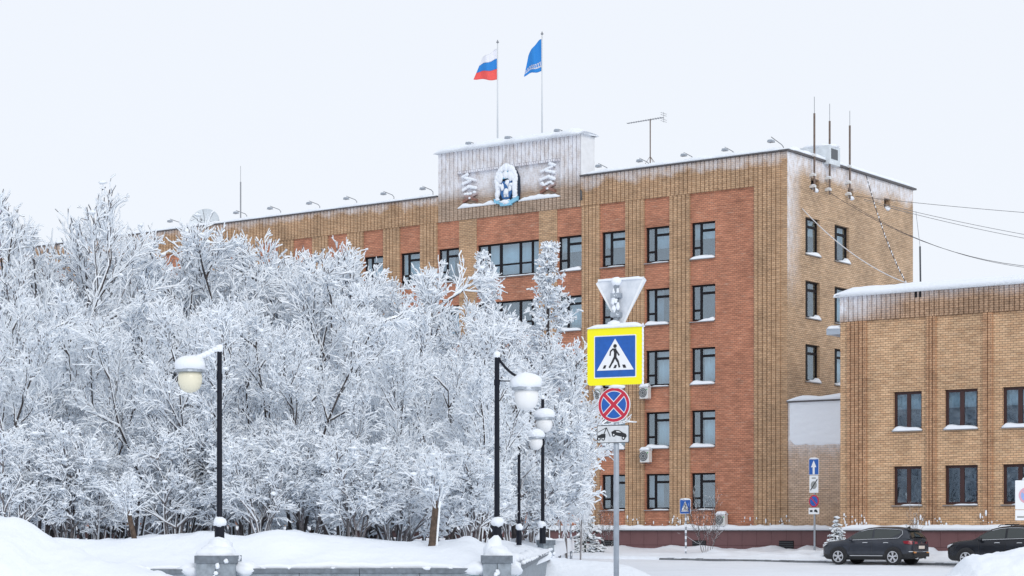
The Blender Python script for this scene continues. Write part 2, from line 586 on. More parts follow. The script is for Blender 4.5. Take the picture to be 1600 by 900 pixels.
RIDGE = [(-900, 846), (0, 846), (100, 846), (200, 845), (300, 842), (343, 838), (380, 840), (430, 833), (500, 838), (560, 842), (620, 850), (670, 854), (710, 852), (745, 842), (776, 834), (800, 834), (830, 838), (900, 846), (1200, 850)]


def ridge_z(px, Y):
    for (a, ya), (b, yb) in zip(RIDGE, RIDGE[1:]):
        if a <= px <= b:
            return EYE + (HOR - (ya + (yb - ya) * (px - a) / (b - a))) / F * Y
    return 1.2


def bed_z(x, Y):
    px = 800 + x / Y * F
    t = smooth01((Y - WY - 0.1) / 2.6)
    rz = ridge_z(px, 44.8)
    z = 0.76 + t * (rz - 0.76)
    z += (1.0 - z) * smooth01((Y - 47) / 5) * 0.8
    edge = smooth01((wall_x(Y) - x) / 1.4)
    z = (0.80 + 0.006 * (Y - WY)) + (z - 0.80 - 0.006 * (Y - WY)) * edge
    z += 0.06 * fbm(x * 0.8, Y * 0.8, 2) + 0.05 * max(0, fbm(x * 2.4, Y * 2.4, 7)) + 0.20 * max(0, fbm(x * 0.45, Y * 0.6, 5)) * edge * t
    return z


def bed_fn(a, Y):
    x = -42 + (wall_x(Y) + 42) * a
    return (x, Y, bed_z(x, Y) if a < 0.9999 else 0.6)


aa = [0, 0.25, 0.45, 0.6] + [0.62 + 0.38 * k / 110 for k in range(110)] + [0.9985, 1.0]
yy = [WY + 0.05 + 0.22 * k for k in range(40)] + [51 + 1.2 * k for k in range(40)]
tag(grid_obj('planting_bed', aa, yy, bed_fn, 'snow_ground'), 'raised park bed under deep snow behind the low granite wall', kind='structure')


# ------------------------------------------------------------------ main building
L_MAIN = 78.0
ROOF = 20.9
ROOF_L = 20.76                              # the wing left of the tower sits a little lower
WTOPS = [17.75 - 3.3 * k for k in range(5)]
WH = 1.9
BAND = 19.28
main = thing('office_building', 'five storey brick office block with ribbed piers, red brick bays and snowy roof edge', 'building', tuple(C0), RZ)

# window prototypes: layout -> list of panes (x0, x1, z0, z1) in fractions, frame bars follow from the gaps
LAY = {
    'left_casement': [(0.07, 0.33, 0.33, 0.95), (0.07, 0.33, 0.05, 0.27), (0.42, 0.97, 0.80, 0.95), (0.42, 0.97, 0.05, 0.73)],
    'strip': [(0.02, 0.15, 0.38, 0.95), (0.02, 0.15, 0.05, 0.33), (0.19, 0.345, 0.38, 0.95), (0.19, 0.345, 0.05, 0.33), (0.385, 0.665, 0.38, 0.95),
              (0.385, 0.665, 0.05, 0.33), (0.70, 0.86, 0.38, 0.95), (0.70, 0.86, 0.05, 0.33), (0.89, 0.98, 0.05, 0.95)],
    'narrow': [(0.08, 0.22, 0.05, 0.95), (0.34, 0.93, 0.80, 0.95), (0.34, 0.93, 0.05, 0.73)],
    'double': [(0.08, 0.43, 0.06, 0.93), (0.56, 0.93, 0.06, 0.93)],
}
_wc = {}


def wmesh(kind, w, h, fm):
    key = (kind, round(w, 1), round(h, 1), fm)
    if key in _wc:
        return _wc[key]
    fr = MB()
    xsb = sorted({0.0, 1.0} | {a for p in LAY[kind] for a in p[:2]})
    zsb = sorted({0.0, 1.0} | {a for p in LAY[kind] for a in p[2:]})
    for a, b in zip(xsb, xsb[1:]):
        run = None
        cells = []
        for c, d in zip(zsb, zsb[1:]):
            mx_, mz_ = (a + b) / 2, (c + d) / 2
            solid = not any(p[0] < mx_ < p[1] and p[2] < mz_ < p[3] for p in LAY[kind])
            if solid:
                run = (run[0], d) if run else (c, d)
            elif run:
                cells.append(run); run = None
        if run:
            cells.append(run)
        for c, d in cells:
            fr.box(a * w, b * w, 0, 0.08, c * h, d * h)
    panes = []
    for p in LAY[kind]:
        panes.append(MB().box(p[0] * w - .004, p[1] * w + .004, 0.035, 0.045, p[2] * h - .004, p[3] * h + .004).mesh('pane', 'glass'))
    sill = MB().box(-0.05, w + 0.05, -0.26, 0.0, -0.075, -0.035).mesh('sill', 'sill_metal')
    snows = []
    for s in range(5):
        mbs = MB()
        th = [0.25, 0.17, 0.28, 0.09, 0.20][s]
        lo = [0.1, 0.0, 0.25, 0.3, 0.0][s] * w
        nn = 10
        V, Fc = [], []
        for i in range(nn + 1):
            t = i / nn
            x = lo + (w + 0.02 - lo) * t
            e = min(1, 5 * min(t + .08, 1 - t + .05))
            slope = [0.35 + 0.65 * t, 1, t, 0.6, 1 - 0.4 * t][s]
            hh = th * e * slope * (1 + 0.4 * noise.noise(Vector((x * 2.2 + s * 5, s, 1))))
            V += [(x, -0.25, -0.034), (x, -0.25, -0.034 + hh * 0.55), (x, -0.16, -0.034 + hh), (x, 0.0, -0.034 + hh * 1.15)]
        for i in range(nn):
            for j in range(3):
                Fc.append((i * 4 + j, (i + 1) * 4 + j, (i + 1) * 4 + j + 1, i * 4 + j + 1))
        Fc += [(0, 1, 2, 3), tuple(reversed(range(nn * 4, nn * 4 + 4)))]
        mbs.add(V, Fc)
        snows.append(mbs.mesh('sill_snow', 'snow', smooth=True))
    curts = []
    for cm, x0, x1, z0, z1 in (('curtain', 0.40, 1.0, 0.0, 1.0), ('curtain_blue', 0.0, 1.0, 0.0, 1.0), ('curtain', 0.0, 1.0, 0.55, 1.0), ('curtain_grey', 0.0, 0.62, 0.0, 1.0),
                               ('curtain_blue', 0.3, 1.0, 0.4, 1.0)):
        c = MB()
        nn = 26
        V, Fc = [], []
        for i in range(nn + 1):
            x = (x0 + (x1 - x0) * i / nn) * w
            y = 0.30 + 0.03 * math.sin(i * 1.9) + 0.01 * math.sin(i * 0.7)
            V += [(x, y, z0 * h), (x, y, z1 * h), (x, y + 0.008, z1 * h), (x, y + 0.008, z0 * h)]
        for i in range(nn):
            for j in range(4):
                Fc.append((i * 4 + j, (i + 1) * 4 + j, (i + 1) * 4 + (j + 1) % 4, i * 4 + (j + 1) % 4))
        c.add(V, Fc)
        curts.append(c.mesh('curtain', cm, smooth=True))
    _wc[key] = (fr.mesh('window', fm), panes, sill, snows, curts)
    return _wc[key]


wrnd = random.Random(3)


def window(parent, kind, x, z, w, h, fm='frame_dark', depth=0.16, side=False, snow=None, curtain=None):
    fr, panes, sill, snows, curts = wmesh(kind, w, h, fm)
    rw = round(w, 1)
    sc = w / rw
    o = link('window', fr, parent)
    if side:
        o.location = (-depth, x, z)
        o.rotation_euler[2] = math.pi / 2
    else:
        o.location = (x, depth, z)
    o.scale = (sc, 1, 1)
    for p in panes:
        link('pane', p, o)
    link('sill', sill, o)
    s = wrnd.randrange(5) if snow is None else snow
    if s >= 0:
        link('sill_snow', snows[s], o)
    c = wrnd.choice([0, 1, 2, 3, 4, 0, 1, -1]) if curtain is None else curtain
    if c >= 0:
        link('curtain', curts[c], o)
    return o


def ribs(mb, x0, x1, z0, z1, y=0.0, period=0.265, gap=0.058, proud=0.055, back=0.4):
    n = max(1, round((x1 - x0) / period))
    p = (x1 - x0) / n
    mb.box(x0, x1, y, back, z0, z1)
    for i in range(n):
        a = x0 + i * p
        mb.box(a + gap / 2, a + p - gap / 2, y - proud, y - 0.001, z0 + 0.002, z1 - 0.002)


def sheet(mb, u0, u1, z0, z1, holes, y=0.0, depth=0.42):
    """wall with openings: front, back and the reveals"""
    us = sorted({u0, u1} | {h[0] for h in holes} | {h[1] for h in holes})
    zs = sorted({z0, z1} | {h[2] for h in holes} | {h[3] for h in holes})
    for a, b in zip(us, us[1:]):
        run = None
        cells = []
        for c, d in zip(zs, zs[1:]):
            hole = any(h[0] < (a + b) / 2 < h[1] and h[2] < (c + d) / 2 < h[3] for h in holes)
            if not hole:
                run = (run[0], d) if run else (c, d)
            elif run:
                cells.append(run); run = None
        if run:
            cells.append(run)
        for c, d in cells:
            mb.box(a, b, y, y + depth, c, d)


PLINTH = 1.55
# bays: (left px, right px, window left px, window right px, layout)
bays = [(1078.5, 1178, 1079.7, 1117, 'left_casement'), (1007, 1046, 1008.5, 1045.5, 'left_casement'), (937.5, 977, 939.7, 976.5, 'left_casement'),
        (870.5, 909, 872, 908.5, 'left_casement'), (744.7, 842, 745.5, 841.5, 'strip'), (683.5, 717.2, 684.7, 716.8, 'left_casement'), (625, 656.5, 625.5, 656, 'left_casement')]
bx = [(fx(a), fx(b), fx(c), fx(d), k) for a, b, c, d, k in bays]
pitch = bx[5][0] - bx[6][0]
for i in range(1, 12):
    s = bx[6]
    bx.append((s[0] - pitch * i, s[1] - pitch * i, s[2] - pitch * i, s[3] - pitch * i, 'left_casement'))
edges = []
for i, (a, b, c, d, k) in enumerate(bx):
    p = MB()
    y0, y1 = 0.03, 0.40
    zb = [PLINTH + 0.02] + [t for t in WTOPS[::-1]]
    for j in range(6):                       # brick between the windows, floor by floor
        z0 = PLINTH if j == 0 else WTOPS[::-1][j - 1]
        z1 = WTOPS[::-1][j] - WH if j < 5 else BAND
        p.box(a, b, y0, y1, z0, z1)
    for zt in WTOPS:
        if c - a > 0.01:
            p.box(a, c, y0, y1, zt - WH, zt)
        if b - d > 0.01:
            p.box(d, b, y0, y1, zt - WH, zt)
    p.build('brick_panel', 'brick_red', main)
    for r, zt in enumerate(WTOPS):
        cu = None
        if r == 4:
            cu = wrnd.choice([-1, 3, -1])
        elif r in (2, 3) and i < 3:
            cu = wrnd.choice([0, 1, 0])
        window(main, k, c, zt - WH, d - c, WH, curtain=cu, snow=(3 if r == 4 else None))
    edges.append((a, b))
# piers between the bays
pier = [(edges[0][1], fx(1220), True), (fx(1220), 0.0, False)]
for (a, b), (a2, b2) in zip(edges, edges[1:]):
    pier.append((b2, a, True))
pier.append((-L_MAIN, edges[-1][0], True))
for i, (a, b, rb) in enumerate(pier):
    p = MB()
    flat = (not rb) or i in (5, 6)
    if flat:
        p.box(a, b, 0.0, 0.40, PLINTH, BAND if i in (5, 6) else ROOF - 0.002)
    elif i == 0:
        ribs(p, a, b, PLINTH, ROOF)
    else:
        ribs(p, a, b, PLINTH, BAND)
    p.build('pilaster', 'brick_yellow', main)
# parapet band
TX0, TX1 = fx(685), fx(908)                 # tower over the middle bays
p = MB(); ribs(p, TX1, edges[0][1], BAND, ROOF, y=-0.03); p.build('parapet_band', 'brick_yellow', main)
p = MB(); ribs(p, -L_MAIN, TX0, BAND, ROOF_L, y=-0.03); p.build('parapet_band', 'brick_yellow', main)
# side wall
S_L = sy(1426.5)
side_map = lambda u, d, z: (-d, u, z)
holes = []
swin = []
for (pa, pb) in ((1258.5, 1281), (1304, 1327)):
    ya, yb = sy(pa), sy(pb)
    for zt in WTOPS[:3]:
        zt2 = zt + 0.05
        holes.append((ya, yb, zt2 - WH, zt2))
        swin.append((ya, yb, zt2 - WH))
vents = []
for pa, pb, pya, pyb in ((1267, 1280, 278, 296), (1325, 1333.5, 293, 309), (1381.5, 1391, 309, 325)):
    ya, yb = sy(pa), sy(pb)
    Y = C0.y + 0.8045 * ya
    za, zb = EYE + (HOR - pyb) / F * Y, EYE + (HOR - pya) / F * Y
    holes.append((ya, yb, za, zb)); vents.append((ya, yb, za, zb))
p = MB(side_map)
sheet(p, 0.401, S_L, PLINTH, ROOF, holes)
p.build('side_wall', 'brick_yellow_side', main)
p = MB(side_map); p.box(0.002, 0.4, -0.004, 0.0, PLINTH, ROOF); p.build('corner_strip', 'brick_yellow_side', main)
for ya, yb, z in swin:
    window(main, 'narrow', ya, z, yb - ya, WH, side=True)
for ya, yb, za, zb in vents:
    v = MB(side_map); v.box(ya, yb, 0.3, 0.34, za, zb)
    v.build('vent_opening', 'frame_dark', main)
    s = MB(side_map); s.blob(((ya + yb) / 2 + .05, 0.02, za + 0.03), (0.3, 0.14, 0.13), seed=ya); s.build('vent_snow', 'snow', main, smooth=True)
# body behind the facade, roof, flashing
p = MB(); p.box(-L_MAIN, -1.0, 1.0, S_L - 0.3, 0, ROOF - 0.5); p.build('core', 'interior', main)
p = MB(); p.box(-L_MAIN, -0.42, 0.41, S_L, ROOF - 0.45, ROOF - 0.25); p.build('roof_slab', 'flashing', main)
p = MB()
p.box(TX1 + 0.02, 0.16, -0.20, 0.5, ROOF, ROOF + 0.08)
p.box(-L_MAIN, TX0 - 0.02, -0.20, 0.5, ROOF_L, ROOF_L + 0.07)
p.box(-0.42, 0.16, 0.5, S_L + 0.15, ROOF, ROOF + 0.10)
p.build('roof_flashing', 'flashing', main)
p = MB()
p.ridge(TX1 + 0.1, 0.12, 0.13, 0.68, ROOF + 0.07, 0.22, seed=1, amp=0.5)
p.ridge(-L_MAIN, TX0 - 0.05, 0.13, 0.68, ROOF_L + 0.06, 0.20, seed=2, amp=0.5)
q = MB(lambda a, b, c: (b, a, c))
q.ridge(0.0, S_L + 0.1, -0.14, 0.60, ROOF + 0.09, 0.24, seed=3, amp=0.4)
p.v, p.f, p.m = p.v + q.v, p.f + [tuple(i + len(p.v) for i in f) for f in q.f], p.m + q.m
p.ridge(-L_MAIN, -0.6, 6.0, 11, ROOF - 0.25, 0.25, seed=5, step=2)
p.build('roof_snow', 'snow', main, smooth=True)
# snowy ledge over the plinth and plinth tiles
p = MB(); p.box(-L_MAIN, 3.2, -0.32, 0.0, PLINTH - 0.06, PLINTH - 0.01); p.build('plinth_ledge', 'flashing', main)
p = MB(); p.ridge(-L_MAIN, 3.0, -0.15, 0.36, PLINTH - 0.012, 0.26, seed=9, amp=0.45); p.build('ledge_snow', 'snow', main, smooth=True)
p = MB(); p.box(-L_MAIN, 3.2, -0.18, 0.35, -0.2, PLINTH - 0.062); p.build('plinth', 'plinth_joint', main)
tile_w, tile_m = 0.86, {}
for r in range(2):
    z0, z1 = (0.02, 0.74) if r == 0 else (0.755, 1.485)
    me = MB().box(0, tile_w - 0.012, -0.03, 0, z0, z1).mesh('tile', 'plinth')
    k = 0
    while -18 + k * tile_w < 2.3:
        link('tile', me, main, (-18 + k * tile_w, -0.181 + random.uniform(-.003, .003), 0))
        k += 1
for px in (1232, 1096, 953):                # cellar vents in the plinth
    x = fx(px)
    v = link('cellar_vent', MB().box(-0.42, 0.42, -0.235, -0.20, 0.25, 1.0).mesh('cellar_vent', 'frame_dark'), main, (x, 0, 0))
    sl = MB()
    for i in range(7):
        sl.box(-0.40, 0.40, -0.255, -0.236, 0.30 + i * 0.1, 0.34 + i * 0.1)
    sl.build('louvre', 'dark_metal', v)

# link wall to the annex
p = MB(); p.box(0.002, 6.0, 0.06, 0.4, PLINTH, 8.05); p.build('link_wall', 'brick_link', main)
p = MB(); p.box(0.006, 6.0, -0.1, 5, 8.052, 8.12); p.build('link_flashing', 'flashing', main)
p = MB(); p.ridge(0.02, 6.0, 0.15, 0.6, 8.12, 0.26, seed=13, amp=0.3)
p.ridge(0.02, 6.0, 2.4, 4.2, 8.12, 0.3, seed=14, amp=0.3); p.build('link_snow', 'snow', main, smooth=True)
rr = random.Random(12)
V, Fc = [], []
nx_, nz_ = 56, 40                            # crust of wind-blown snow plastered on the upper link wall
for k in range(nz_ + 1):
    for i in range(nx_ + 1):
        x = 0.10 + 3.6 * i / nx_
        zl = 5.82 + 0.10 * fbm(x * 1.5, 0.3, 2) + 0.45 * smooth01((0.5 - x) / 0.5)
        z = zl + (8.045 - zl) * k / nz_
        th = 0.018 + 0.020 * max(0, 0.6 + fbm(x * 1.3, z * 4.5, 6)) + 0.03 * smooth01((z - 7.5) / .5)
        if k == 0 or i in (0, nx_):
            th = -0.01
        V.append((x, 0.058 - th, z))
for k in range(nz_):
    for i in range(nx_):
        a = k * (nx_ + 1) + i
        Fc.append((a, a + 1, a + nx_ + 2, a + nx_ + 1))
p = MB(); p.add(V, Fc)
tag(p.build('blown_snow', 'snow', main, smooth=True), kind='stuff')

# snow caught at the feet of the ribs and on the wall
p = MB()
for i in range(110):
    px = rr.choice([rr.uniform(1180, 1238), rr.uniform(945, 1178), rr.uniform(980, 1007), rr.uniform(1046, 1078), rr.uniform(1190, 1236)])
    x = fx(px)
    z = 1.62 + 0.65 * rr.random() ** 2.6
    r = 0.015 + 0.035 * rr.random() ** 1.5
    p.blob((x, -0.075, z), (r, 0.04, r * rr.uniform(0.8, 3.2)), seed=i, n=6, k=4)
tag(p.build('snow_splash', 'snow', main, smooth=True), kind='stuff')

# ---- tower with the emblem panel
TT = fz(908, 209)                           # top of the tower
tower_bot = BAND
PNX0, PNX1 = fx(716), fx(876)
pn_top, pn_bot = fz(876, 247), fz(720, 330) + 0.15
p = MB()
ribs(p, TX0, PNX0, BAND, TT, y=0.0)
ribs(p, PNX1, TX1, BAND, TT, y=0.0)
ribs(p, PNX0, PNX1, pn_top, TT, y=0.0)
ribs(p, PNX0, PNX1, BAND, pn_bot, y=0.0)
p.box(PNX0, PNX1, 0.10, 0.4, pn_bot, pn_top)
p.build('tower_face', 'brick_tower', main)
p = MB(); p.box(TX0, TX1 - 0.001, 0.402, 1.25, ROOF - 0.2, TT); p.box(TX1 + 0.001, TX1 + 0.05, -0.05, 1.25, ROOF + 0.1, TT)
p.build('tower_body', 'white_side', main)
p = MB(); p.box(TX0 - 0.10, TX1 + 0.14, -0.16, 1.30, TT, TT + 0.05); p.build('tower_flashing', 'flashing', main)
p = MB(); p.ridge(TX0 - 0.20, TX1 + 0.26, 0.57, 1.78, TT + 0.02, 0.42, seed=21, amp=0.2, droop=0.06); p.build('tower_snow', 'snow', main, smooth=True)
p = MB()
for i in range(44):                         # dentils over the panel
    x = PNX0 + (PNX1 - PNX0) * (i + 0.2) / 44
    p.box(x, x + 0.11, -0.10, 0.099, pn_top - 0.14, pn_top - 0.02)
p.build('dentil_course', 'brick_ornament', main)
p = MB()
p.ridge(PNX0, fx(776), 0.02, 0.2, pn_bot, 0.22, seed=31, step=0.12, amp=0.5); p.build('panel_snow', 'snow', main, smooth=True); p = MB()
p.ridge(fx(811), PNX1, 0.02, 0.2, pn_bot, 0.24, seed=32, step=0.12, amp=0.5)
p.build('panel_snow', 'snow', main, smooth=True)
# brick ornaments left and right of the emblem: slanting flame-like courses above a crossed diamond
oh = pn_top - pn_bot - 0.55


def slab_bar(mb, p, q, w, y0, y1):
    (x0, z0), (x1, z1) = p, q
    mb.prism([(x0, z0), (x1, z1), (x1, z1 + w), (x0, z0 + w)], y0, y1)


for pxc, sg in ((734.5, 1), (856, -1)):
    xc = fx(pxc)
    ob = MB(); sn = MB()
    zb_o = pn_bot + 0.28
    hw = 0.50
    f = lambda a, b: (xc + sg * a * hw, zb_o + b * oh)
    for (a0, b0, a1, b1, w) in ((-1, 0.0, 1, .26, .17), (1, 0.0, -1, .26, .17), (-1, .40, -.1, .52, .14), (-.1, .52, .95, .44, .12), (-1, .64, .2, .74, .12), (-.7, .86, .9, .72, .12), (-1, .90, -.3, .98, .10)):
        slab_bar(ob, f(a0, b0), f(a1, b1), w, -0.06 - .003 * len(ob.f) / 6, 0.099)
        n_ = 7
        if b0 + b1 > .5:
            for k_ in range(n_):
                x_, z_ = f(a0 + (a1 - a0) * (k_ + .5) / n_, b0 + (b1 - b0) * (k_ + .5) / n_)
                sn.blob((x_, -0.05, z_ + w * .75), (0.12, 0.06, 0.06 + 0.05 * rr.random()), seed=k_ + b0 * 9, n=7, k=5, amp=0.4)
    for k_ in range(7):
        sn.blob((xc + rr.uniform(-.4, .4), -0.04, zb_o + oh * .32 + rr.uniform(-.03, .10)), (0.13, 0.05, 0.07), seed=k_, n=7, k=5, amp=0.4)
    sn.blob((xc, -0.05, zb_o + oh * .16), (0.10, 0.05, 0.06), seed=4, n=7, k=5)
    o = ob.build('brick_ornament', 'brick_ornament', main)
    tag(sn.build('ornament_snow', 'snow', o, smooth=True), kind='stuff')

# ------------------------------------------------------------------ annex on the right
annex = thing('brick_annex', 'lower yellow brick building with brown window frames and thick snow on its roof', 'building', tuple(R0), RZ)
A_ROOF = fz(1313, 464, R0)
A_BAND = fz(1354, 501, R0)
A_L = 13.0
a_rows = [(fz(1395, 612.6, R0), 1.78), (fz(1395, 728.8, R0), 1.78)]
a_cols = [(fx(1396, R0), fx(1440, R0)), (fx(1476, R0), fx(1527.5, R0)), (fx(1566.5, R0), fx(1619, R0)), (fx(1660, R0), fx(1715, R0))]
holes = [(a, b, zt - h, zt) for a, b in a_cols for zt, h in a_rows]
p = MB(); sheet(p, 0.0, A_L, PLINTH, A_BAND, holes); p.build('front_wall', 'brick_annex', annex)
for r, (zt, h) in enumerate(a_rows):
    for a, b in a_cols:
        window(annex, 'double', a, zt - h, b - a, h, fm='frame_brown', snow=(4 if r == 0 else 3), curtain=(2 if r == 0 else -1), depth=0.14)
p = MB(); ribs(p, 0.0, A_L, A_BAND, A_ROOF, y=-0.05, back=0.42, period=0.24, gap=0.06, proud=0.06); p.build('parapet_band', 'brick_annex_band', annex)
for a, b in ((1324, 1355), (1447.5, 1463.5), (1536, 1552), (1634, 1650)):
    p = MB(); ribs(p, fx(a, R0), fx(b, R0), PLINTH, A_BAND - 0.002, y=-0.03, back=-0.002, period=0.2, gap=0.05, proud=0.06); p.build('pilaster', 'brick_annex_rib', annex)
p = MB(); p.box(0.0, A_L, 0.9, 12, 0, A_ROOF - 0.1); p.build('core', 'interior', annex)
p = MB(); p.box(-0.002, 0.4, 0.421, 12, PLINTH, A_ROOF); p.build('end_wall', 'brick_annex', annex)
p = MB(); p.box(-0.12, A_L, -0.25, 12, A_ROOF, A_ROOF + 0.08); p.build('roof_flashing', 'canopy_grey', annex)
p = MB(); p.ridge(-0.25, A_L, 0.55, 1.75, A_ROOF + 0.06, 0.40, seed=41, step=0.3, amp=0.22, droop=0.1)
p.ridge(-0.2, A_L, 6.5, 11.5, A_ROOF + 0.06, 0.5, seed=42, step=0.5, amp=0.2); p.build('roof_snow', 'snow', annex, smooth=True)
p = MB(); p.box(-0.1, A_L, -0.30, 0.0, PLINTH - 0.06, PLINTH - 0.01); p.build('plinth_ledge', 'flashing', annex)
p = MB(); p.ridge(-0.1, A_L, -0.14, 0.34, PLINTH - 0.012, 0.24, seed=44, amp=0.4); p.build('ledge_snow', 'snow', annex, smooth=True)
p = MB(); p.box(-0.05, A_L, -0.16, 0.35, -0.2, PLINTH - 0.062); p.build('plinth', 'plinth_joint', annex)
for r in range(2):
    z0, z1 = (0.02, 0.74) if r == 0 else (0.755, 1.485)
    me = MB().box(0, tile_w - 0.012, -0.03, 0, z0, z1).mesh('tile', 'plinth')
    for k in range(12):
        link('tile', me, annex, (k * tile_w, -0.161 + random.uniform(-.003, .003), 0))
p = MB(); zc = fz(1313, 522, R0)
p.box(-0.72, -0.003, -0.02, 1.6, zc, zc + 0.26)
cn = p.build('side_canopy', 'canopy_grey', annex)
p = MB(); p.ridge(-0.76, 0.0, 0.8, 1.7, zc + 0.26, 0.2, seed=50, step=0.1); p.build('canopy_snow', 'snow', cn, smooth=True)
p = MB()
for i in range(70):
    px = rr.choice([rr.uniform(1320, 1358), rr.uniform(1320, 1358), rr.uniform(1420, 1480), rr.uniform(1530, 1560)])
    z = 1.62 + 0.7 * rr.random() ** 1.6
    r = 0.018 + 0.04 * rr.random() ** 1.5
    p.blob((fx(px, R0), -0.09, z), (r, 0.04, r * rr.uniform(0.8, 3.0)), seed=i + 200, n=6, k=4)
tag(p.build('snow_splash', 'snow', annex, smooth=True), kind='stuff')
for px in (1433, 1439.5):                   # two small scupper slots under the eave
    x = fx(px, R0)
    MB().box(x - 0.05, x + 0.05, -0.125, -0.112, A_ROOF - 0.3, A_ROOF - 0.02).build('scupper', 'frame_dark', annex)

# ------------------------------------------------------------------ low granite wall, pedestals, lamps
def wall_run(a, b, h0, h1, label, thick=0.42, seg=1.35):
    a, b = Vector(a), Vector(b)
    d = b - a
    L = d.length
    w = thing('granite_wall', label, 'wall', tuple(a), math.atan2(d.y, d.x))
    n = max(1, round(L / seg))
    for i in range(n):
        x0, x1 = L * i / n + 0.006, L * (i + 1) / n - 0.006
        z0 = h0 + (h1 - h0) * i / n
        MB().box(x0, x1, -thick / 2 + .05, thick / 2 - .05, -0.3, z0 - 0.10).build('slab', 'granite', w)
    n2 = max(1, round(L / 2.4))
    for i in range(n2):
        x0, x1 = L * i / n2 + 0.005, L * (i + 1) / n2 - 0.005
        z0 = h0 + (h1 - h0) * (i + .5) / n2
        MB().box(x0, x1, -thick / 2, thick / 2, z0 - 0.098, z0 + random.uniform(-.004, .004)).build('coping_stone', 'granite_dark', w)
    s = MB()
    s.ridge(0.0, L, 0.10, thick * 0.75, h0 - .01 if abs(h1 - h0) < .01 else (h0 + h1) / 2, 0.13, seed=a.x, step=0.2, amp=0.9)
    for xe in (0.12, L - 0.08):                                 # snow banked up against the pedestals
        s.blob((xe, -0.02, h0 - 0.02), (0.30, 0.28, 0.16), seed=xe, n=12, k=7, amp=.4)
    for i in range(int(L * 1.6)):
        s.blob((random.uniform(0, L), -thick * .42, h0 + (h1 - h0) * .5 + 0.005), (random.uniform(.03, .12), .05, random.uniform(.02, .05)), seed=i, n=7, k=5, amp=.5)
    tag(s.build('coping_snow', 'snow', w, smooth=True), kind='stuff')
    return w


p3z = 0.82
wall_run((PX1 - 9, WY, 0), (PX1 - 0.45, WY, 0), 0.74, 0.74, 'low grey granite wall under snow, left of the pedestal below the cream globe lamp')
wall_run((PX1 + 0.45, WY, 0), (PX2 - 0.34, WY, 0), 0.755, 0.755, 'low grey granite wall between the two front pedestals, coping bare of snow')
wall_run((PX2 + 0.25, WY + 0.4, 0), (P3.x - 0.1, 65.6, 0), 0.76, 0.86, 'low grey granite wall running back to the small far pedestal')


def pedestal(x, y, w, h, label, rz=0.0, snow_h=0.38):
    t = thing('stone_pedestal', label, 'pedestal', (x, y, 0), rz)
    MB().box(-w / 2, -0.006, -w / 2, w / 2, -0.2, h - 0.16).build('block', 'granite', t)
    MB().box(0.006, w / 2, -w / 2, w / 2, -0.2, h - 0.16).build('block', 'granite', t)
    MB().box(-w / 2 - 0.03, w / 2 + 0.03, -w / 2 - 0.03, w / 2 + 0.03, h - 0.158, h).build('cap_stone', 'granite_dark', t)
    s = MB()
    s.blob((0.03, 0.05, h - 0.03), (w * 0.55, w * 0.55, snow_h * .62), seed=x, n=18, k=10, amp=0.3)
    s.blob((-0.04, 0.30, h + 0.02), (w * 0.42, w * 0.5, snow_h * .95), seed=x + 3, n=16, k=10, amp=0.35)
    for i in range(5):
        s.blob((random.uniform(-.5, .5) * w, -w * .55, h - random.uniform(.05, .6)), (.05, .04, .05), seed=i + x, n=7, k=5, amp=.5)
    s.build('snow_heap', 'snow', t, smooth=True)
    return t


pedestal(PX1, WY, 0.80, 1.02, 'square granite pedestal under the cream globe lamp, snow heaped on top')
pedestal(PX2, WY, 0.58, 1.02, 'granite pedestal at the wall corner under the tall downward-arm lamp', rz=0.05)
pedestal(P3.x, P3.y, 0.40, 1.22, 'small far granite pedestal at the back end of the low wall', rz=0.5, snow_h=0.2)


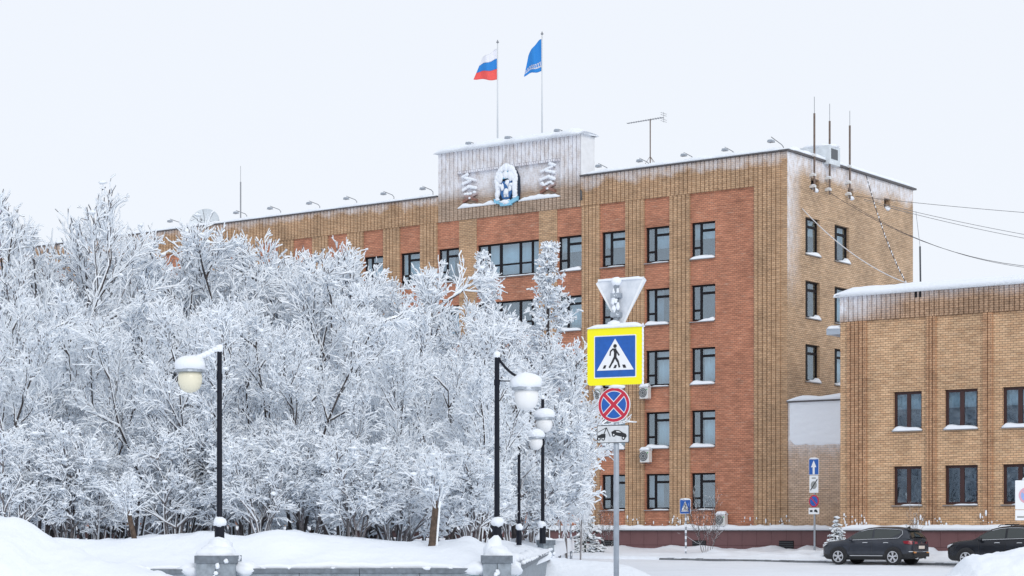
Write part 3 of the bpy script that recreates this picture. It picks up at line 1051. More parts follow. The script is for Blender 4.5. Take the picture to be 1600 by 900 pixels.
def lamp(px, py_top, py_base, Y, side, label, globe='opal', s=1.0, arm_up=False, turn=0.0):
    b = at(px, py_base, Y)
    H = at(px, py_top, Y).z - b.z
    t = thing('park_lamp', label, 'street lamp', tuple(b), turn, 'park lamps along the snowy bed')
    MB().tube([(0, 0, -0.3), (0, 0, 0.24 * s)], 0.105 * s, 10).build('base_sleeve', 'black_paint', t)
    MB().tube([(0, 0, 0.2), (0, 0, H)], [0.062 * s, 0.052 * s], 10, 0).build('pole', 'black_paint', t)
    mb = MB(); mb.blob((0.01, -0.03, 0.30 * s), (0.14 * s, 0.14 * s, 0.12 * s), seed=px, n=10, k=6, amp=0.35)
    mb.build('snow_collar', 'snow', t, smooth=True)
    a = MB()
    gx = side * 0.62 * s
    if not arm_up:
        za, zg = H - 0.05, H - 0.47 * s
        a.tube([(side * (0.03 + 0.60 * s * k / 8), 0, za - (za - zg) * (1 - (1 - k / 8) ** 2.2)) for k in range(9)], 0.028 * s, 8)
        a.tube([(0, 0, H - 0.53 * s), (gx * 0.8, 0, H - 0.53 * s)], 0.013 * s, 6)
    else:
        za, zg = H + 0.02, H - 0.22 * s
        a.tube([(side * (0.0 + 0.62 * s * k / 8), 0, za - (za - zg) * (k / 8) ** 0.8) for k in range(9)], 0.03 * s, 8)
    a.tube([(0, 0, H - 0.62 * s), (0, 0, H - 0.50 * s)], 0.066 * s, 10)
    a.build('arm', 'black_paint', t)
    zs = zg - 0.05 * s
    MB().lathe([(0.05 * s, zs + 0.08 * s), (0.16 * s, zs + 0.06 * s), (0.31 * s, zs - 0.16 * s), (0.315 * s, zs - 0.20 * s), (0.29 * s, zs - 0.20 * s)], (gx, 0, 0), 20).build('shade', 'galvanised', t, smooth=False)
    MB().lathe([(0.235 * s, zs - 0.19 * s), (0.255 * s, zs - 0.30 * s), (0.25 * s, zs - 0.42 * s), (0.20 * s, zs - 0.54 * s), (0.11 * s, zs - 0.61 * s), (0.02 * s, zs - 0.63 * s)], (gx, 0, 0), 24).build('globe', globe, t, smooth=True)
    mb = MB()
    mb.blob((gx, 0, zs - 0.05 * s), (0.335 * s, 0.335 * s, 0.215 * s), seed=px * 0.7, n=18, k=10, amp=0.14)
    sc = mb.build('snow_cap', 'snow', t, smooth=True)
    mb = MB()
    if arm_up:
        for k in range(7):
            f = k / 6
            mb.blob((side * 0.5 * s * f, 0, za - (za - zg) * f ** 0.8 + 0.045), (0.09 * s, 0.065 * s, 0.06 * s), seed=k, n=8, k=5)
    mb.blob((0, 0, H + 0.02), (0.075 * s, 0.075 * s, 0.085 * s), seed=px, n=10, k=6)
    mb.build('arm_snow', 'snow', t, smooth=True)
    return t


lamp(343, 547, 838, 42.6, -1, 'black park lamp with cream globe, arm to the left, nearest the snow mound', 'opal_cream', s=1.0, arm_up=True)
lamp(776.5, 556, 838, 42.6, 1, 'tallest black park lamp with white globe on a downward curved arm')
lamp(848, 622, 834, 62, 1, 'black park lamp above the small far pedestal, its white globe hiding the pole top', s=0.95, turn=-1.50)
lamp(811, 655, 836, 60, 1, 'thin black park lamp between the tallest lamp and the one by the far pedestal', s=0.80)

# ------------------------------------------------------------------ banks of cleared snow
def bank(name, label, prof, Y, wy, x_lo, x_hi, nx=240, ny=90, seed=0, rough=0.06, kind='structure', mat='snow_ground', back=1.0):
    """a ploughed heap: crest profile in the picture's own heights, falling off towards and away from the street"""
    def crest(x):
        px = 800 + x / Y * F
        if px <= prof[0][0]:
            y = prof[0][1]
        elif px >= prof[-1][0]:
            y = prof[-1][1]
        else:
            for (a, ya), (b, yb) in zip(prof, prof[1:]):
                if a <= px <= b:
                    t = (px - a) / (b - a)
                    y = ya + (yb - ya) * t
                    break
        return EYE + (HOR - y) / F * Y

    def fn(x, v):
        h = max(0.0, crest(x))
        g = math.exp(-(v / wy) ** 2 * 1.2)
        e = smooth01((x - x_lo) / (0.12 * (x_hi - x_lo))) * smooth01((x_hi - x) / (0.12 * (x_hi - x_lo)))
        z = h * g * e
        z += rough * (fbm(x * 1.1, v * 1.1, seed) * 0.6 + max(0, fbm(x * 2.6, v * 2.6, seed + 3)) * 0.55 + max(0, noise.noise(Vector((x * 7, v * 7, seed))) - .25) * .35) * min(1, z * 2)
        return (x, Y + v, z - 0.06)
    xs_ = [x_lo + (x_hi - x_lo) * k / nx for k in range(nx + 1)]
    vs_ = [-2.2 * wy + 4.4 * wy * k / ny for k in range(ny + 1)]
    return tag(grid_obj(name, xs_, vs_, fn, mat), label, kind=kind)


bank('snow_bank', 'big ploughed heap of clean snow at the lower left corner', [(-500, 790), (-60, 803), (10, 806), (35, 803), (48, 810), (62, 822), (80, 838), (110, 851), (150, 862), (190, 870), (225, 880), (255, 892), (285, 905), (330, 930), (420, 1000), (500, 1050)], 22, 2.6, -11, -1.6, seed=1, rough=0.13)
bank('snow_bank', 'heap of snow in front of the second dark car at the right edge', [(1440, 915), (1490, 890), (1500, 880), (1506, 872), (1520, 866), (1540, 862), (1565, 860), (1590, 853), (1620, 850), (1900, 850)], 55, 2.2, 10.6, 24, seed=5, rough=0.11)
bank('snow_bank', 'low smooth snow bank between the granite wall and the sign post', [(700, 868), (850, 868), (900, 871), (950, 876), (985, 882), (1005, 890), (1030, 905), (1100, 940)], 66, 3.0, 0.4, 6.0, seed=9, rough=0.05)

# ------------------------------------------------------------------ trees
UP = Vector((0.0, 0.0, 1.0))
SIDE = Vector((0.45, -0.15, 0.85)).normalized()


class Tree:
    """branch segments -> bark tubes and snow riding on their upper side"""

    def __init__(self, seed):
        self.r = random.Random(seed)
        self.seg = []           # p, q, r0, r1, level

    def rv(self):
        g = self.r.gauss
        return (g(0, 1), g(0, 1), g(0, 1))

    def grow(self, p, d, L, r, lvl, S, maxlvl):
        R = self.r
        n = S['n'][lvl]
        st = L / n
        px, py, pz = p
        dx, dy, dz = d
        wob, up = S['wob'][lvl], S['up'][lvl]
        for i in range(n):
            gx, gy, gz = R.gauss(0, wob), R.gauss(0, wob), R.gauss(0, wob) + up
            dx, dy, dz = dx + gx, dy + gy, dz + gz
            m = math.sqrt(dx * dx + dy * dy + dz * dz) or 1
            dx, dy, dz = dx / m, dy / m, dz / m
            qx, qy, qz = px + dx * st, py + dy * st, pz + dz * st
            ra, rb = r * (1 - 0.72 * i / n), r * (1 - 0.72 * (i + 1) / n)
            self.seg.append((px, py, pz, qx, qy, qz, ra, rb, lvl))
            px, py, pz = qx, qy, qz
            if lvl < maxlvl and (i + 1) / n > S['from'][lvl]:
                k = S['kids'][lvl]
                c = int(k) + (R.random() < k - int(k))
                for _ in range(c):
                    ang = math.radians(R.uniform(*S['ang'][lvl]))
                    # random perpendicular
                    ax, ay, az = R.gauss(0, 1), R.gauss(0, 1), R.gauss(0, 1)
                    t = ax * dx + ay * dy + az * dz
                    ax, ay, az = ax - t * dx, ay - t * dy, az - t * dz
                    m = math.sqrt(ax * ax + ay * ay + az * az) or 1
                    s_, c_ = math.sin(ang) / m, math.cos(ang)
                    nd = (dx * c_ + ax * s_, dy * c_ + ay * s_, dz * c_ + az * s_)
                    if lvl == 0 and S.get('flat'):
                        nd = (nd[0], nd[1], nd[2] * S['flat'])
                    f = (i + 1) / n
                    nl = S['len'][lvl + 1] * R.uniform(0.65, 1.25) * (1 - S['tap'][lvl] * f) * min(1.15, max(0.3, L / S['len'][lvl])) ** S.get('pow', 0.5)
                    self.grow((px, py, pz), nd, nl, S['rad'][lvl + 1], lvl + 1, S, maxlvl)

    def meshes(self, name, bark='bark', snow_w=0.0140, snow_h=0.033, twig_from=2, clumps=200, clump_r=(0.04, 0.12), limb_r=0.0105, dark=0.26, rime=1.0, tsnow=1.0):
        A = np.array(self.seg, dtype=np.float64)
        out = []
        for part in ('trunk', 'crown'):
            lim = (A[:, 8] < twig_from) & (A[:, 6] > limb_r)
            B = A[lim] if part == 'trunk' else A[~lim]
            if len(B) == 0:
                continue
            p, q = B[:, 0:3], B[:, 3:6]
            d = q - p
            Ln = np.linalg.norm(d, axis=1, keepdims=True) + 1e-9
            d = d / Ln
            u = np.array(SIDE if part == 'trunk' else UP)[None, :] + np.random.normal(0, 0.04 if part == 'trunk' else 0.2, p.shape)
            up = u - (u * d).sum(1, keepdims=True) * d
            up /= np.linalg.norm(up, axis=1, keepdims=True) + 1e-9
            sd = np.cross(d, up)
            r0, r1 = B[:, 6:7], B[:, 7:8]
            V, Fc, Mi = [], [], []
            off = 0

            def ring(pp, offs):
                return [pp + sd * a + up * b for a, b in offs]

            def tubes(o0, o1, mats_, cap=False):
                nonlocal off
                k = len(o0)
                n = len(p)
                vs = np.stack(ring(p - d * 0.006, o0) + ring(q + d * 0.006, o1), axis=1)       # n, 2k, 3
                V.append(vs.reshape(-1, 3))
                base = off + np.arange(n)[:, None] * (2 * k)
                for j in range(k):
                    j2 = (j + 1) % k
                    Fc.append(np.concatenate([base + j, base + j2, base + k + j2, base + k + j], axis=1))
                    Mi.append(np.full(n, mats_[j]) if np.isscalar(mats_[j]) else mats_[j])
                off += n * 2 * k
            if part == 'trunk':
                c6 = [(math.cos(t), math.sin(t)) for t in [math.pi / 3 * k for k in range(6)]]
                tubes([(r0 * a, r0 * b) for a, b in c6], [(r1 * a, r1 * b) for a, b in c6], [0] * 6)
                flatn = 1 - np.abs(d[:, 2:3])
                jit = np.random.uniform(0.3, 1.2, (len(p), 1))
                thin = 0.35 + 0.65 * flatn
                sw0, sw1 = (r0 * 0.75 + 0.012) * (0.5 + 0.4 * jit) * thin, (r1 * 0.75 + 0.012) * (0.5 + 0.4 * jit) * thin
                h = ((0.03 + 0.07 * flatn) * jit + r0 * 0.25) * tsnow
                sw0, sw1 = sw0 * (0.4 + 0.6 * tsnow), sw1 * (0.4 + 0.6 * tsnow)
                tubes([(-sw0, r0 * 0.62), (sw0, r0 * 0.62), (sw0 * .6, r0 + h * .6), (0, r0 + h), (-sw0 * .6, r0 + h * .6)],
                      [(-sw1, r1 * 0.62), (sw1, r1 * 0.62), (sw1 * .6, r1 + h * .6), (0, r1 + h), (-sw1 * .6, r1 + h * .6)], [1] * 5)
            else:
                jit = np.random.uniform(0.45, 1.45, (len(p), 1))
                # snow builds up more on lying twigs than on upright ones
                flatn = np.sqrt(np.clip(1 - d[:, 2:3] ** 2, 0, 1))
                w = snow_w * (0.6 + 0.4 * jit)
                h = snow_h * jit * (0.45 + 0.55 * flatn)
                dn = r0 * 1.0 + min(0.006, snow_w * 0.4)
                low_ = np.where(np.random.random((len(p), 1)) < 0.7, 0.8, 0.3) * dn      # rime wraps most twigs almost all round
                w = w * np.where(B[:, 8:9] < 2.5, 1.1 + 0.8 * flatn * np.random.random((len(p), 1)) ** 2, 1.0)
                bare = (np.random.random(len(p)) > dark).astype(int)
                o = [(0 * w, -dn), (w, -low_), (0 * w, h), (-w, -low_)]
                white = (np.random.random(len(p)) < rime).astype(int)
                tubes(o, [(a * 0.85, b) for a, b in o], [bare * white, white, white, bare * white])
            Vn, Fn, Mn = np.concatenate(V), np.concatenate(Fc), np.concatenate(Mi)
            if part == 'crown' and clumps:
                # clots of snow caught in the forks
                ico_v, ico_f = ICO
                idx = np.random.randint(0, len(p), clumps)
                rad = np.random.uniform(clump_r[0], clump_r[1], (clumps, 1, 1)) * np.random.uniform(0.7, 1.3, (clumps, 1, 3)) * np.array([1.25, 1.25, 0.6])
                cv = ico_v[None] * rad * np.random.uniform(0.8, 1.2, (clumps, len(ico_v), 1)) + p[idx][:, None, :] + np.array([0, 0, 0.02])
                tri = ico_f[None] + (len(Vn) + np.arange(clumps)[:, None, None] * len(ico_v))
                tri = tri.reshape(-1, 3)
                Vn = np.concatenate([Vn, cv.reshape(-1, 3)])
            else:
                tri = np.zeros((0, 3), int)
            me = bpy.data.meshes.new(part)
            nq, nt = len(Fn), len(tri)
            me.vertices.add(len(Vn)); me.vertices.foreach_set('co', Vn.astype(np.float32).ravel())
            me.loops.add(nq * 4 + nt * 3)
            me.loops.foreach_set('vertex_index', np.concatenate([Fn.ravel(), tri.ravel()]).astype(np.int32))
            me.polygons.add(nq + nt)
            ls = np.concatenate([np.arange(nq) * 4, nq * 4 + np.arange(nt) * 3]).astype(np.int32)
            me.polygons.foreach_set('loop_start', ls)
            me.polygons.foreach_set('material_index', np.concatenate([Mn, np.ones(nt)]).astype(np.int32))
            me.materials.append(M[bark if part == 'trunk' else (bark if bark == 'needles' else ('bark' if rime < 1 else 'twig_bark'))])
            me.materials.append(M['snow_twig'])
            me.update(calc_edges=True)
            out.append((part, me))
        return out


_t = (1 + 5 ** 0.5) / 2
_iv = np.array([(-1, _t, 0), (1, _t, 0), (-1, -_t, 0), (1, -_t, 0), (0, -1, _t), (0, 1, _t), (0, -1, -_t), (0, 1, -_t), (_t, 0, -1), (_t, 0, 1), (-_t, 0, -1), (-_t, 0, 1)], float)
ICO = (_iv / np.linalg.norm(_iv[0]), np.array([(0, 11, 5), (0, 5, 1), (0, 1, 7), (0, 7, 10), (0, 10, 11), (1, 5, 9), (5, 11, 4), (11, 10, 2), (10, 7, 6), (7, 1, 8), (3, 9, 4), (3, 4, 2), (3, 2, 6), (3, 6, 8), (3, 8, 9), (4, 9, 5), (2, 4, 11), (6, 2, 10), (8, 6, 7), (9, 8, 1)]))

DECID = dict(n=[9, 7, 5, 3, 1], wob=[0.09, 0.08, 0.07, 0.07, 0.1], up=[0.05, 0.04, 0.02, 0.0, 0.0], kids=[1.5, 1.65, 1.35, 0.35, 0], ang=[(25, 52), (25, 50), (25, 52), (30, 60)],
             len=[6.5, 2.6, 1.30, 0.62, 0.22], tap=[0.55, 0.4, 0.35, 0.2], rad=[0.078, 0.034, 0.014, 0.008, 0.006], **{'from': [0.2, 0.22, 0.18, 0.1]})


def decid(seed, stems, L, S=DECID, spread=(4, 24), r=None):
    t = Tree(seed)
    for k in range(stems):
        az = 2 * math.pi * (k + t.r.random()) / stems
        tl = math.radians(t.r.uniform(*spread))
        t.grow((0.18 * math.cos(az), 0.18 * math.sin(az), -0.4), (math.cos(az) * math.sin(tl), math.sin(az) * math.sin(tl), math.cos(tl)), L * t.r.uniform(0.75, 1.05), r or S['rad'][0], 0, S, 4)
    return t


PROTO = {}


def proto(key, tree, **kw):
    PROTO[key] = tree.meshes(key, **kw)


proto('tall_a', decid(11, 4, 7.6), clumps=170, clump_r=(0.04, 0.10))
proto('tall_b', decid(12, 3, 8.0, spread=(3, 16)), clumps=130, clump_r=(0.04, 0.10))
proto('tall_c', decid(13, 5, 7.4, spread=(6, 28)), clumps=170, clump_r=(0.04, 0.10))
SPARSE = dict(DECID, kids=[1.5, 1.5, 1.15, 0.25, 0], ang=[(18, 40), (20, 42), (20, 48), (30, 60)], up=[0.05, 0.07, 0.05, 0.03, 0.0], **{'from': [0.22, 0.2, 0.15, 0.1]})
proto('sparse_a', decid(14, 4, 7.6, SPARSE, (4, 20)), clumps=60, dark=0.40)
proto('sparse_b', decid(15, 3, 8.0, SPARSE, (3, 18)), clumps=60, dark=0.40)
BUSH = dict(DECID, len=[4.2, 1.9, 1.0, 0.5, 0.2], n=[8, 6, 4, 3, 1], kids=[1.4, 1.5, 1.4, 0.35, 0], **{'from': [0.2, 0.22, 0.2, 0.1]}, up=[0.03, 0.0, 0.0, -0.04, 0])
proto('bush_a', decid(21, 5, 4.2, BUSH, (6, 34), 0.048), bark='twig_bark', clumps=120)
proto('bush_b', decid(22, 6, 4.0, BUSH, (6, 38), 0.048), bark='twig_bark', clumps=120, clump_r=(0.05, 0.13))
WEEP = dict(DECID, up=[0.04, -0.03, -0.16, -0.3, -0.2], len=[7, 2.2, 1.25, 0.70, 0.28], kids=[1.7, 1.7, 1.5, 0.5, 0])
proto('weeping', decid(31, 2, 7.6, WEEP, (2, 10), 0.08), bark='twig_bark', clumps=120, clump_r=(0.03, 0.08), snow_w=0.019, snow_h=0.03)
LARCH = dict(n=[26, 5, 2, 1, 1], wob=[0.012, 0.07, 0.2, 0.2, 0.1], up=[0.02, 0.07, 0.03, 0, 0], kids=[6.2, 2.7, 1.6, 0, 0], ang=[(58, 95), (35, 65), (30, 60), (30, 50)],
             pow=0.8, len=[9.5, 2.5, 0.60, 0.26, 0.1], tap=[0.94, 0.45, 0.2, 0.2], rad=[0.10, 0.018, 0.009, 0.006, 0.005], **{'from': [0.26, 0.1, 0.1, 0.1]})
for nm_, sd_ in (('larch_a', 41), ('larch_b', 42)):
    t = Tree(sd_)
    t.grow((0, 0, -0.3), (0, 0, 1), 9.6, 0.10, 0, LARCH, 3)
    proto(nm_, t, twig_from=1, clumps=160, clump_r=(0.03, 0.08))
POLL = dict(n=[4, 7, 3, 2, 1], wob=[0.05, 0.05, 0.16, 0.2, 0.2], up=[0.02, 0.02, 0.02, 0, 0], kids=[0, 0.9, 1.2, 0.5, 0], ang=[(5, 40), (14, 38), (20, 50), (30, 60)],
            len=[1.7, 2.0, 0.5, 0.3, 0.2], tap=[0, 0.4, 0.3, 0.2], rad=[0.17, 0.016, 0.009, 0.007, 0.006], **{'from': [0.9, 0.15, 0.1, 0.1]})
for nm_, sd_ in (('pollard_a', 51), ('pollard_b', 52)):
    t = Tree(sd_)
    t.grow((0, 0, -0.5), (0.14, 0, 1), 2.3, 0.17, 0, POLL, 0)
    top = t.seg[-1][3:6]
    t.seg = [(a, b, c, d_, e, f, 0.17 - 0.01 * k, 0.16 - 0.01 * k, 0) for k, (a, b, c, d_, e, f, *_r) in enumerate(t.seg)]
    for k in range(46):
        az, tl = t.r.uniform(0, 2 * math.pi), math.radians(abs(t.r.gauss(0, 26)))
        zz = t.r.uniform(-0.35, 0.0)
        t.grow((top[0] + 0.1 * math.cos(az), top[1] + 0.1 * math.sin(az), top[2] + zz), (math.cos(az) * math.sin(tl), math.sin(az) * math.sin(tl), math.cos(tl)), t.r.uniform(1.2, 2.2), 0.016, 1, POLL, 3)
    proto(nm_, t, bark='bark_brown', twig_from=1, clumps=60, clump_r=(0.05, 0.14))
SPRUCE = dict(n=[12, 4, 2, 1, 1], wob=[0.01, 0.05, 0.15, 0.1, 0.1], up=[0.02, -0.10, -0.08, 0, 0], kids=[7, 2.6, 0, 0, 0], ang=[(75, 108), (30, 55), (30, 50), (30, 50)],
              len=[2.2, 0.75, 0.22, 0.1, 0.1], tap=[0.86, 0.4, 0.2, 0.2], rad=[0.04, 0.03, 0.022, 0.01, 0.01], pow=1.0, **{'from': [0.06, 0.05, 0.1, 0.1]})
t = Tree(61)
t.grow((0, 0, -0.2), (0, 0, 1), 2.3, 0.045, 0, SPRUCE, 2)
proto('spruce', t, bark='needles', twig_from=1, clumps=70, clump_r=(0.04, 0.10), snow_w=0.042, snow_h=0.04, dark=0.9)
BARE = dict(n=[5, 4, 3, 1, 1], wob=[0.10, 0.16, 0.2, 0.2, 0.1], up=[0.03, 0.05, 0, 0, 0], kids=[1.5, 1.3, 0, 0, 0], ang=[(18, 45), (25, 55), (30, 50), (30, 50)],
            len=[2.2, 1.0, 0.5, 0.2, 0.1], tap=[0.4, 0.3, 0.2, 0.2], rad=[0.011, 0.006, 0.003, 0.003, 0.003], **{'from': [0.25, 0.1, 0.1, 0.1]})
t = Tree(71)
for k in range(8):
    az, tl = 2 * math.pi * k / 8, math.radians(t.r.uniform(5, 32))
    t.grow((0.1 * math.cos(az), 0.1 * math.sin(az), -0.2), (math.cos(az) * math.sin(tl), math.sin(az) * math.sin(tl), math.cos(tl)), t.r.uniform(1.3, 2.4), 0.011, 0, BARE, 2)
proto('bare_shrub', t, twig_from=2, clumps=0, snow_w=0.0035, snow_h=0.004, limb_r=0.0, dark=0.8, rime=0.12, tsnow=0.08)

# measured extents of each prototype, so that a tree can be asked for by its height
PH = {k: max(max(v.co.z for v in me.vertices) for _, me in ms) for k, ms in PROTO.items()}
trnd = random.Random(5)
_lean = random.Random(9)


def tree(key, name, px, Y, py_top, label, cat='tree', group=None, zb=None, rz=None, wide=1.0):
    x = (px - 800) / F * Y
    z = bed_z(x, Y) if zb is None else zb
    H = EYE + (HOR - py_top) / F * Y - z
    s = H / PH[key]
    t = thing(name, label, cat, (x, Y, z), trnd.uniform(0, 6.28) if rz is None else rz, group)
    t.scale = (s * wide, s * wide, s * 0.985)
    for part, me in PROTO[key]:
        link(part, me, t)
    return t


GR = 'snow-laden trees of the park grove'
GB = 'snow-laden bushes along the front of the grove'
TR = [
    ('sparse_a', -70, 60, 285, 'tallest snowy tree cut by the left picture edge, top branches only'),
    ('sparse_b', 32, 64, 279, 'tall rimed tree with the highest crown, near the left edge above the snow heap'),
    ('sparse_a', 105, 70, 293, 'tall rimed tree with a long bare twig reaching right near the left edge'),
    ('sparse_b', 178, 66, 300, 'slender rimed tree with a bare dark leader standing left of the roof dish'),
    ('tall_c', 226, 74, 384, 'snowy tree whose crown first covers the left end of the brick roof'),
    ('tall_a', 295, 74, 380, 'snowy tree directly below the satellite dish on the roof'),
    ('tall_c', 368, 74, 358, 'snowy tree directly below the tall roof mast'),
    ('tall_b', 452, 70, 340, 'snowy tree with a pointed bushy top below the row of roof floodlights'),
    ('tall_a', 528, 74, 362, 'snowy tree whose forked top stands over the first uncovered red bays'),
    ('tall_c', 590, 70, 408, 'snowy tree in front of the leftmost uncovered top floor window'),
    ('tall_b', 650, 66, 455, 'snowy tree below the gap between two top floor windows left of the tower'),
    ('tall_a', 722, 70, 446, 'snowy tree left of the thin larch with long branches to the right'),
    ('tall_c', 800, 76, 470, 'snowy tree behind the tallest lamp, between the two larches'),
    ('tall_a', 838, 82, 515, 'snowy tree right of the broad larch, behind the far lamps'),
    ('tall_c', -8, 70, 292, 'rimed tree filling the far left edge above the roof line'),
    ('sparse_a', 66, 66, 303, 'rimed tree with a rounded top between the two highest crowns at the left'),
    ('sparse_b', 140, 72, 312, 'rimed tree with a flat top left of the slender bare leader'),
    ('tall_a', 203, 70, 336, 'rimed tree whose crown slopes down to the left end of the visible roof'),
    ('tall_c', 258, 72, 388, 'snowy tree left of the satellite dish, its top just under the roof edge'),
    ('tall_b', 332, 70, 374, 'snowy tree between the satellite dish and the tall roof mast'),
    ('tall_a', 412, 72, 350, 'snowy tree between the tall roof mast and the drain joint'),
    ('tall_c', 492, 70, 378, 'snowy tree below the dark drain joint left of the tower'),
    ('tall_b', 560, 72, 380, 'snowy tree with a leaning tip before the first uncovered red bay'),
    ('tall_b', -20, 50, 470, 'snowy tree at the left edge rising behind the snow heap'),
    ('tall_c', 62, 54, 430, 'snowy spreading tree in the front row behind the snow heap'),
    ('tall_a', 140, 51, 470, 'snowy tree in the front row left of the stump with upright shoots'),
    ('tall_b', 212, 56, 440, 'snowy tree in the front row left of the cream globe lamp'),
    ('tall_c', 285, 50, 455, 'snowy tree standing just behind the cream globe lamp'),
    ('tall_a', 385, 54, 440, 'snowy tree in the front row right of the cream globe lamp'),
    ('tall_b', 462, 50, 452, 'snowy tree in the front row midway between the two front lamps'),
    ('tall_c', 535, 56, 455, 'snowy tree in the front row above the middle of the granite wall'),
    ('tall_a', 612, 51, 500, 'snowy tree in the front row left of the brown pollard trunk'),
    ('tall_c', 690, 56, 520, 'snowy tree in the front row behind the brown pollard trunk'),
    ('tall_b', 752, 52, 560, 'snowy tree in the front row left of the tallest lamp pole'),
    ('bush_b', 835, 72, 600, 'snowy bushy tree behind the far pair of lamp globes'),
]
for k, px, Y, top, lb in TR:
    tree(k, 'deciduous_tree', px, Y, top, lb, group=GR, wide=0.62 if Y > 80 else (0.90 if Y > 60 else 0.80))
for k, px, Y, top, lb in [
    ('bush_a', 20, 47.5, 660, 'snowy bush half buried behind the crest of the snow heap'),
    ('bush_b', 100, 48.5, 640, 'snowy bush right of the snow heap crest'),
    ('bush_a', 150, 49, 690, 'low snowy bush left of the pollard trunk with upright shoots'),
    ('bush_b', 272, 49, 650, 'snowy bush left of the cream globe lamp pole'),
    ('bush_a', 330, 49.5, 640, 'snowy bush behind the pole of the cream globe lamp'),
    ('bush_b', 410, 47.5, 660, 'snowy bush right of the cream globe lamp pole'),
    ('bush_a', 480, 48.5, 640, 'snowy bush behind the left half of the granite wall'),
    ('bush_b', 555, 47.0, 670, 'snowy bush behind the middle of the granite wall'),
    ('bush_a', 618, 50, 660, 'snowy bush touching the brown pollard trunk on its left'),
    ('bush_b', 735, 47.5, 680, 'snowy bush between the brown pollard trunk and the tallest lamp'),
    ('bush_a', 800, 68, 690, 'snowy bush behind the thin half hidden lamp'),
]:
    tree(k, 'snowy_bush', px, Y, top, lb, 'bush', GB)
for px, Y, top in [(-10, 62, 700), (45, 66, 690), (110, 63, 700), (175, 67, 690), (240, 62, 700), (305, 66, 690), (365, 63, 700), (430, 67, 690), (495, 62, 700), (560, 66, 690), (620, 63, 700), (680, 67, 690), (740, 64, 700)]:
    tree(trnd.choice(['bush_a', 'bush_b']), 'snowy_thicket', px, Y, top, 'indistinct snowy thicket in the shade deep inside the grove', 'bush', 'shaded thickets deep inside the grove', wide=1.25)
tree('larch_a', 'larch_tree', 768, 84, 383, 'thin pointed rimed larch in front of the wide strip window', group='rimed larches before the facade', wide=0.95)
tree('larch_b', 'larch_tree', 853, 80, 366, 'broad cone shaped rimed larch right of the wide strip window', group='rimed larches before the facade', wide=1.05)
tree('weeping', 'weeping_birch', 888, 84, 560, 'drooping white birch at the right end of the grove beside the sign post', zb=0.3, wide=0.60, rz=4.0)
tree('weeping', 'weeping_birch', 906, 92, 655, 'small drooping birch at the very right end of the grove', zb=0.3, wide=0.42, rz=0.6)
tree('pollard_a', 'pollard_tree', 213, 45.4, 728, 'pollard trunk with a burst of snowy upright shoots, left of the cream globe lamp', group='pollarded trees', rz=3.1)
tree('pollard_b', 'pollard_tree', 672, 45.2, 680, 'dark brown pollard trunk with snowy shoots, left of the tallest lamp', group='pollarded trees', rz=0.3)


def pave_z(x, Y):
    d = Vector((x, Y, 0)) - C0
    return pave_fn(d.dot(E1), d.dot(E2))[2]


def on_pave(key, name, px, Y, top, label, cat, wide=1.0, group=None):
    return tree(key, name, px, Y, top, label, cat, group, zb=pave_z((px - 800) / F * Y, Y) - 0.02, wide=wide)


on_pave('spruce', 'spruce_tree', 914, 101, 782, 'little snow-covered spruce behind the sign post pole', 'spruce', wide=1.15, group='little spruces by the buildings')
on_pave('spruce', 'spruce_tree', 1309, 92.5, 805, 'little snow-covered spruce behind the nearer dark car', 'spruce', wide=1.05, group='little spruces by the buildings')
on_pave('bare_shrub', 'bare_shrub', 1105, 98, 748, 'leafless shrub by the wall beside the blue crossing sign', 'shrub', wide=0.95, group='leafless shrubs by the plinth')
on_pave('bare_shrub', 'bare_shrub', 952, 108, 770, 'leafless shrub at the wall behind the sign post', 'shrub', wide=0.9, group='leafless shrubs by the plinth')
on_pave('bare_shrub', 'bare_shrub', 1426, 90.5, 770, 'leafless sapling against the annex behind the nearer car', 'shrub', wide=0.5, group='leafless shrubs by the plinth')
for px, Y, top, lb in ((875, 96, 815, 'thin birch pole stake standing in the snow left of the little spruce'), (893.5, 94, 796, 'taller leaning pole stake in the snow beside the little spruce')):
    b = at(px, 868, Y)
    b.z = pave_z(b.x, Y)
    t = thing('stake', lb, 'stake', tuple(b), 0, 'stakes in the snow')
    H = at(px, top, Y).z - b.z
    MB().tube([(-0.02, 0, -0.3), (-0.07 if px > 880 else 0.0, 0, H)], [0.06, 0.045], 7).build('post', 'galvanised' if px > 880 else 'rust_brown', t)
    m = MB()
    for i in range(7):
        m.blob((-0.03, -0.045, H * (0.15 + 0.12 * i)), (0.035, 0.03, 0.09), seed=i + px, n=6, k=4)
    tag(m.build('rime', 'snow', t, smooth=True), kind='stuff')

# ------------------------------------------------------------------ road signs
PXM = 92.9                                   # pixels per metre at the main sign post


def bar(mb, p, q, w, y0, y1, mi=0):
    """thick line in the x-z plane"""
    (x0, z0), (x1, z1) = p, q
    dx, dz = x1 - x0, z1 - z0
    L = math.hypot(dx, dz)
    nx, nz = -dz / L * w / 2, dx / L * w / 2
    mb.prism([(x0 - nx, z0 - nz), (x1 - nx, z1 - nz), (x1 + nx, z1 + nz), (x0 + nx, z0 + nz)], y0, y1, mi)


def disc(mb, x, z, r, y0, y1, n=28, mi=0):
    mb.prism([(x + r * math.cos(2 * math.pi * k / n), z + r * math.sin(2 * math.pi * k / n)) for k in range(n)], y0, y1, mi)


def rrect(x0, x1, z0, z1, r, n=5):
    P = []
    for cx, cz, a0 in ((x1 - r, z1 - r, 0), (x0 + r, z1 - r, 90), (x0 + r, z0 + r, 180), (x1 - r, z0 + r, 270)):
        for k in range(n + 1):
            a = math.radians(a0 + 90 * k / n)
            P.append((cx + r * math.cos(a), cz + r * math.sin(a)))
    return P


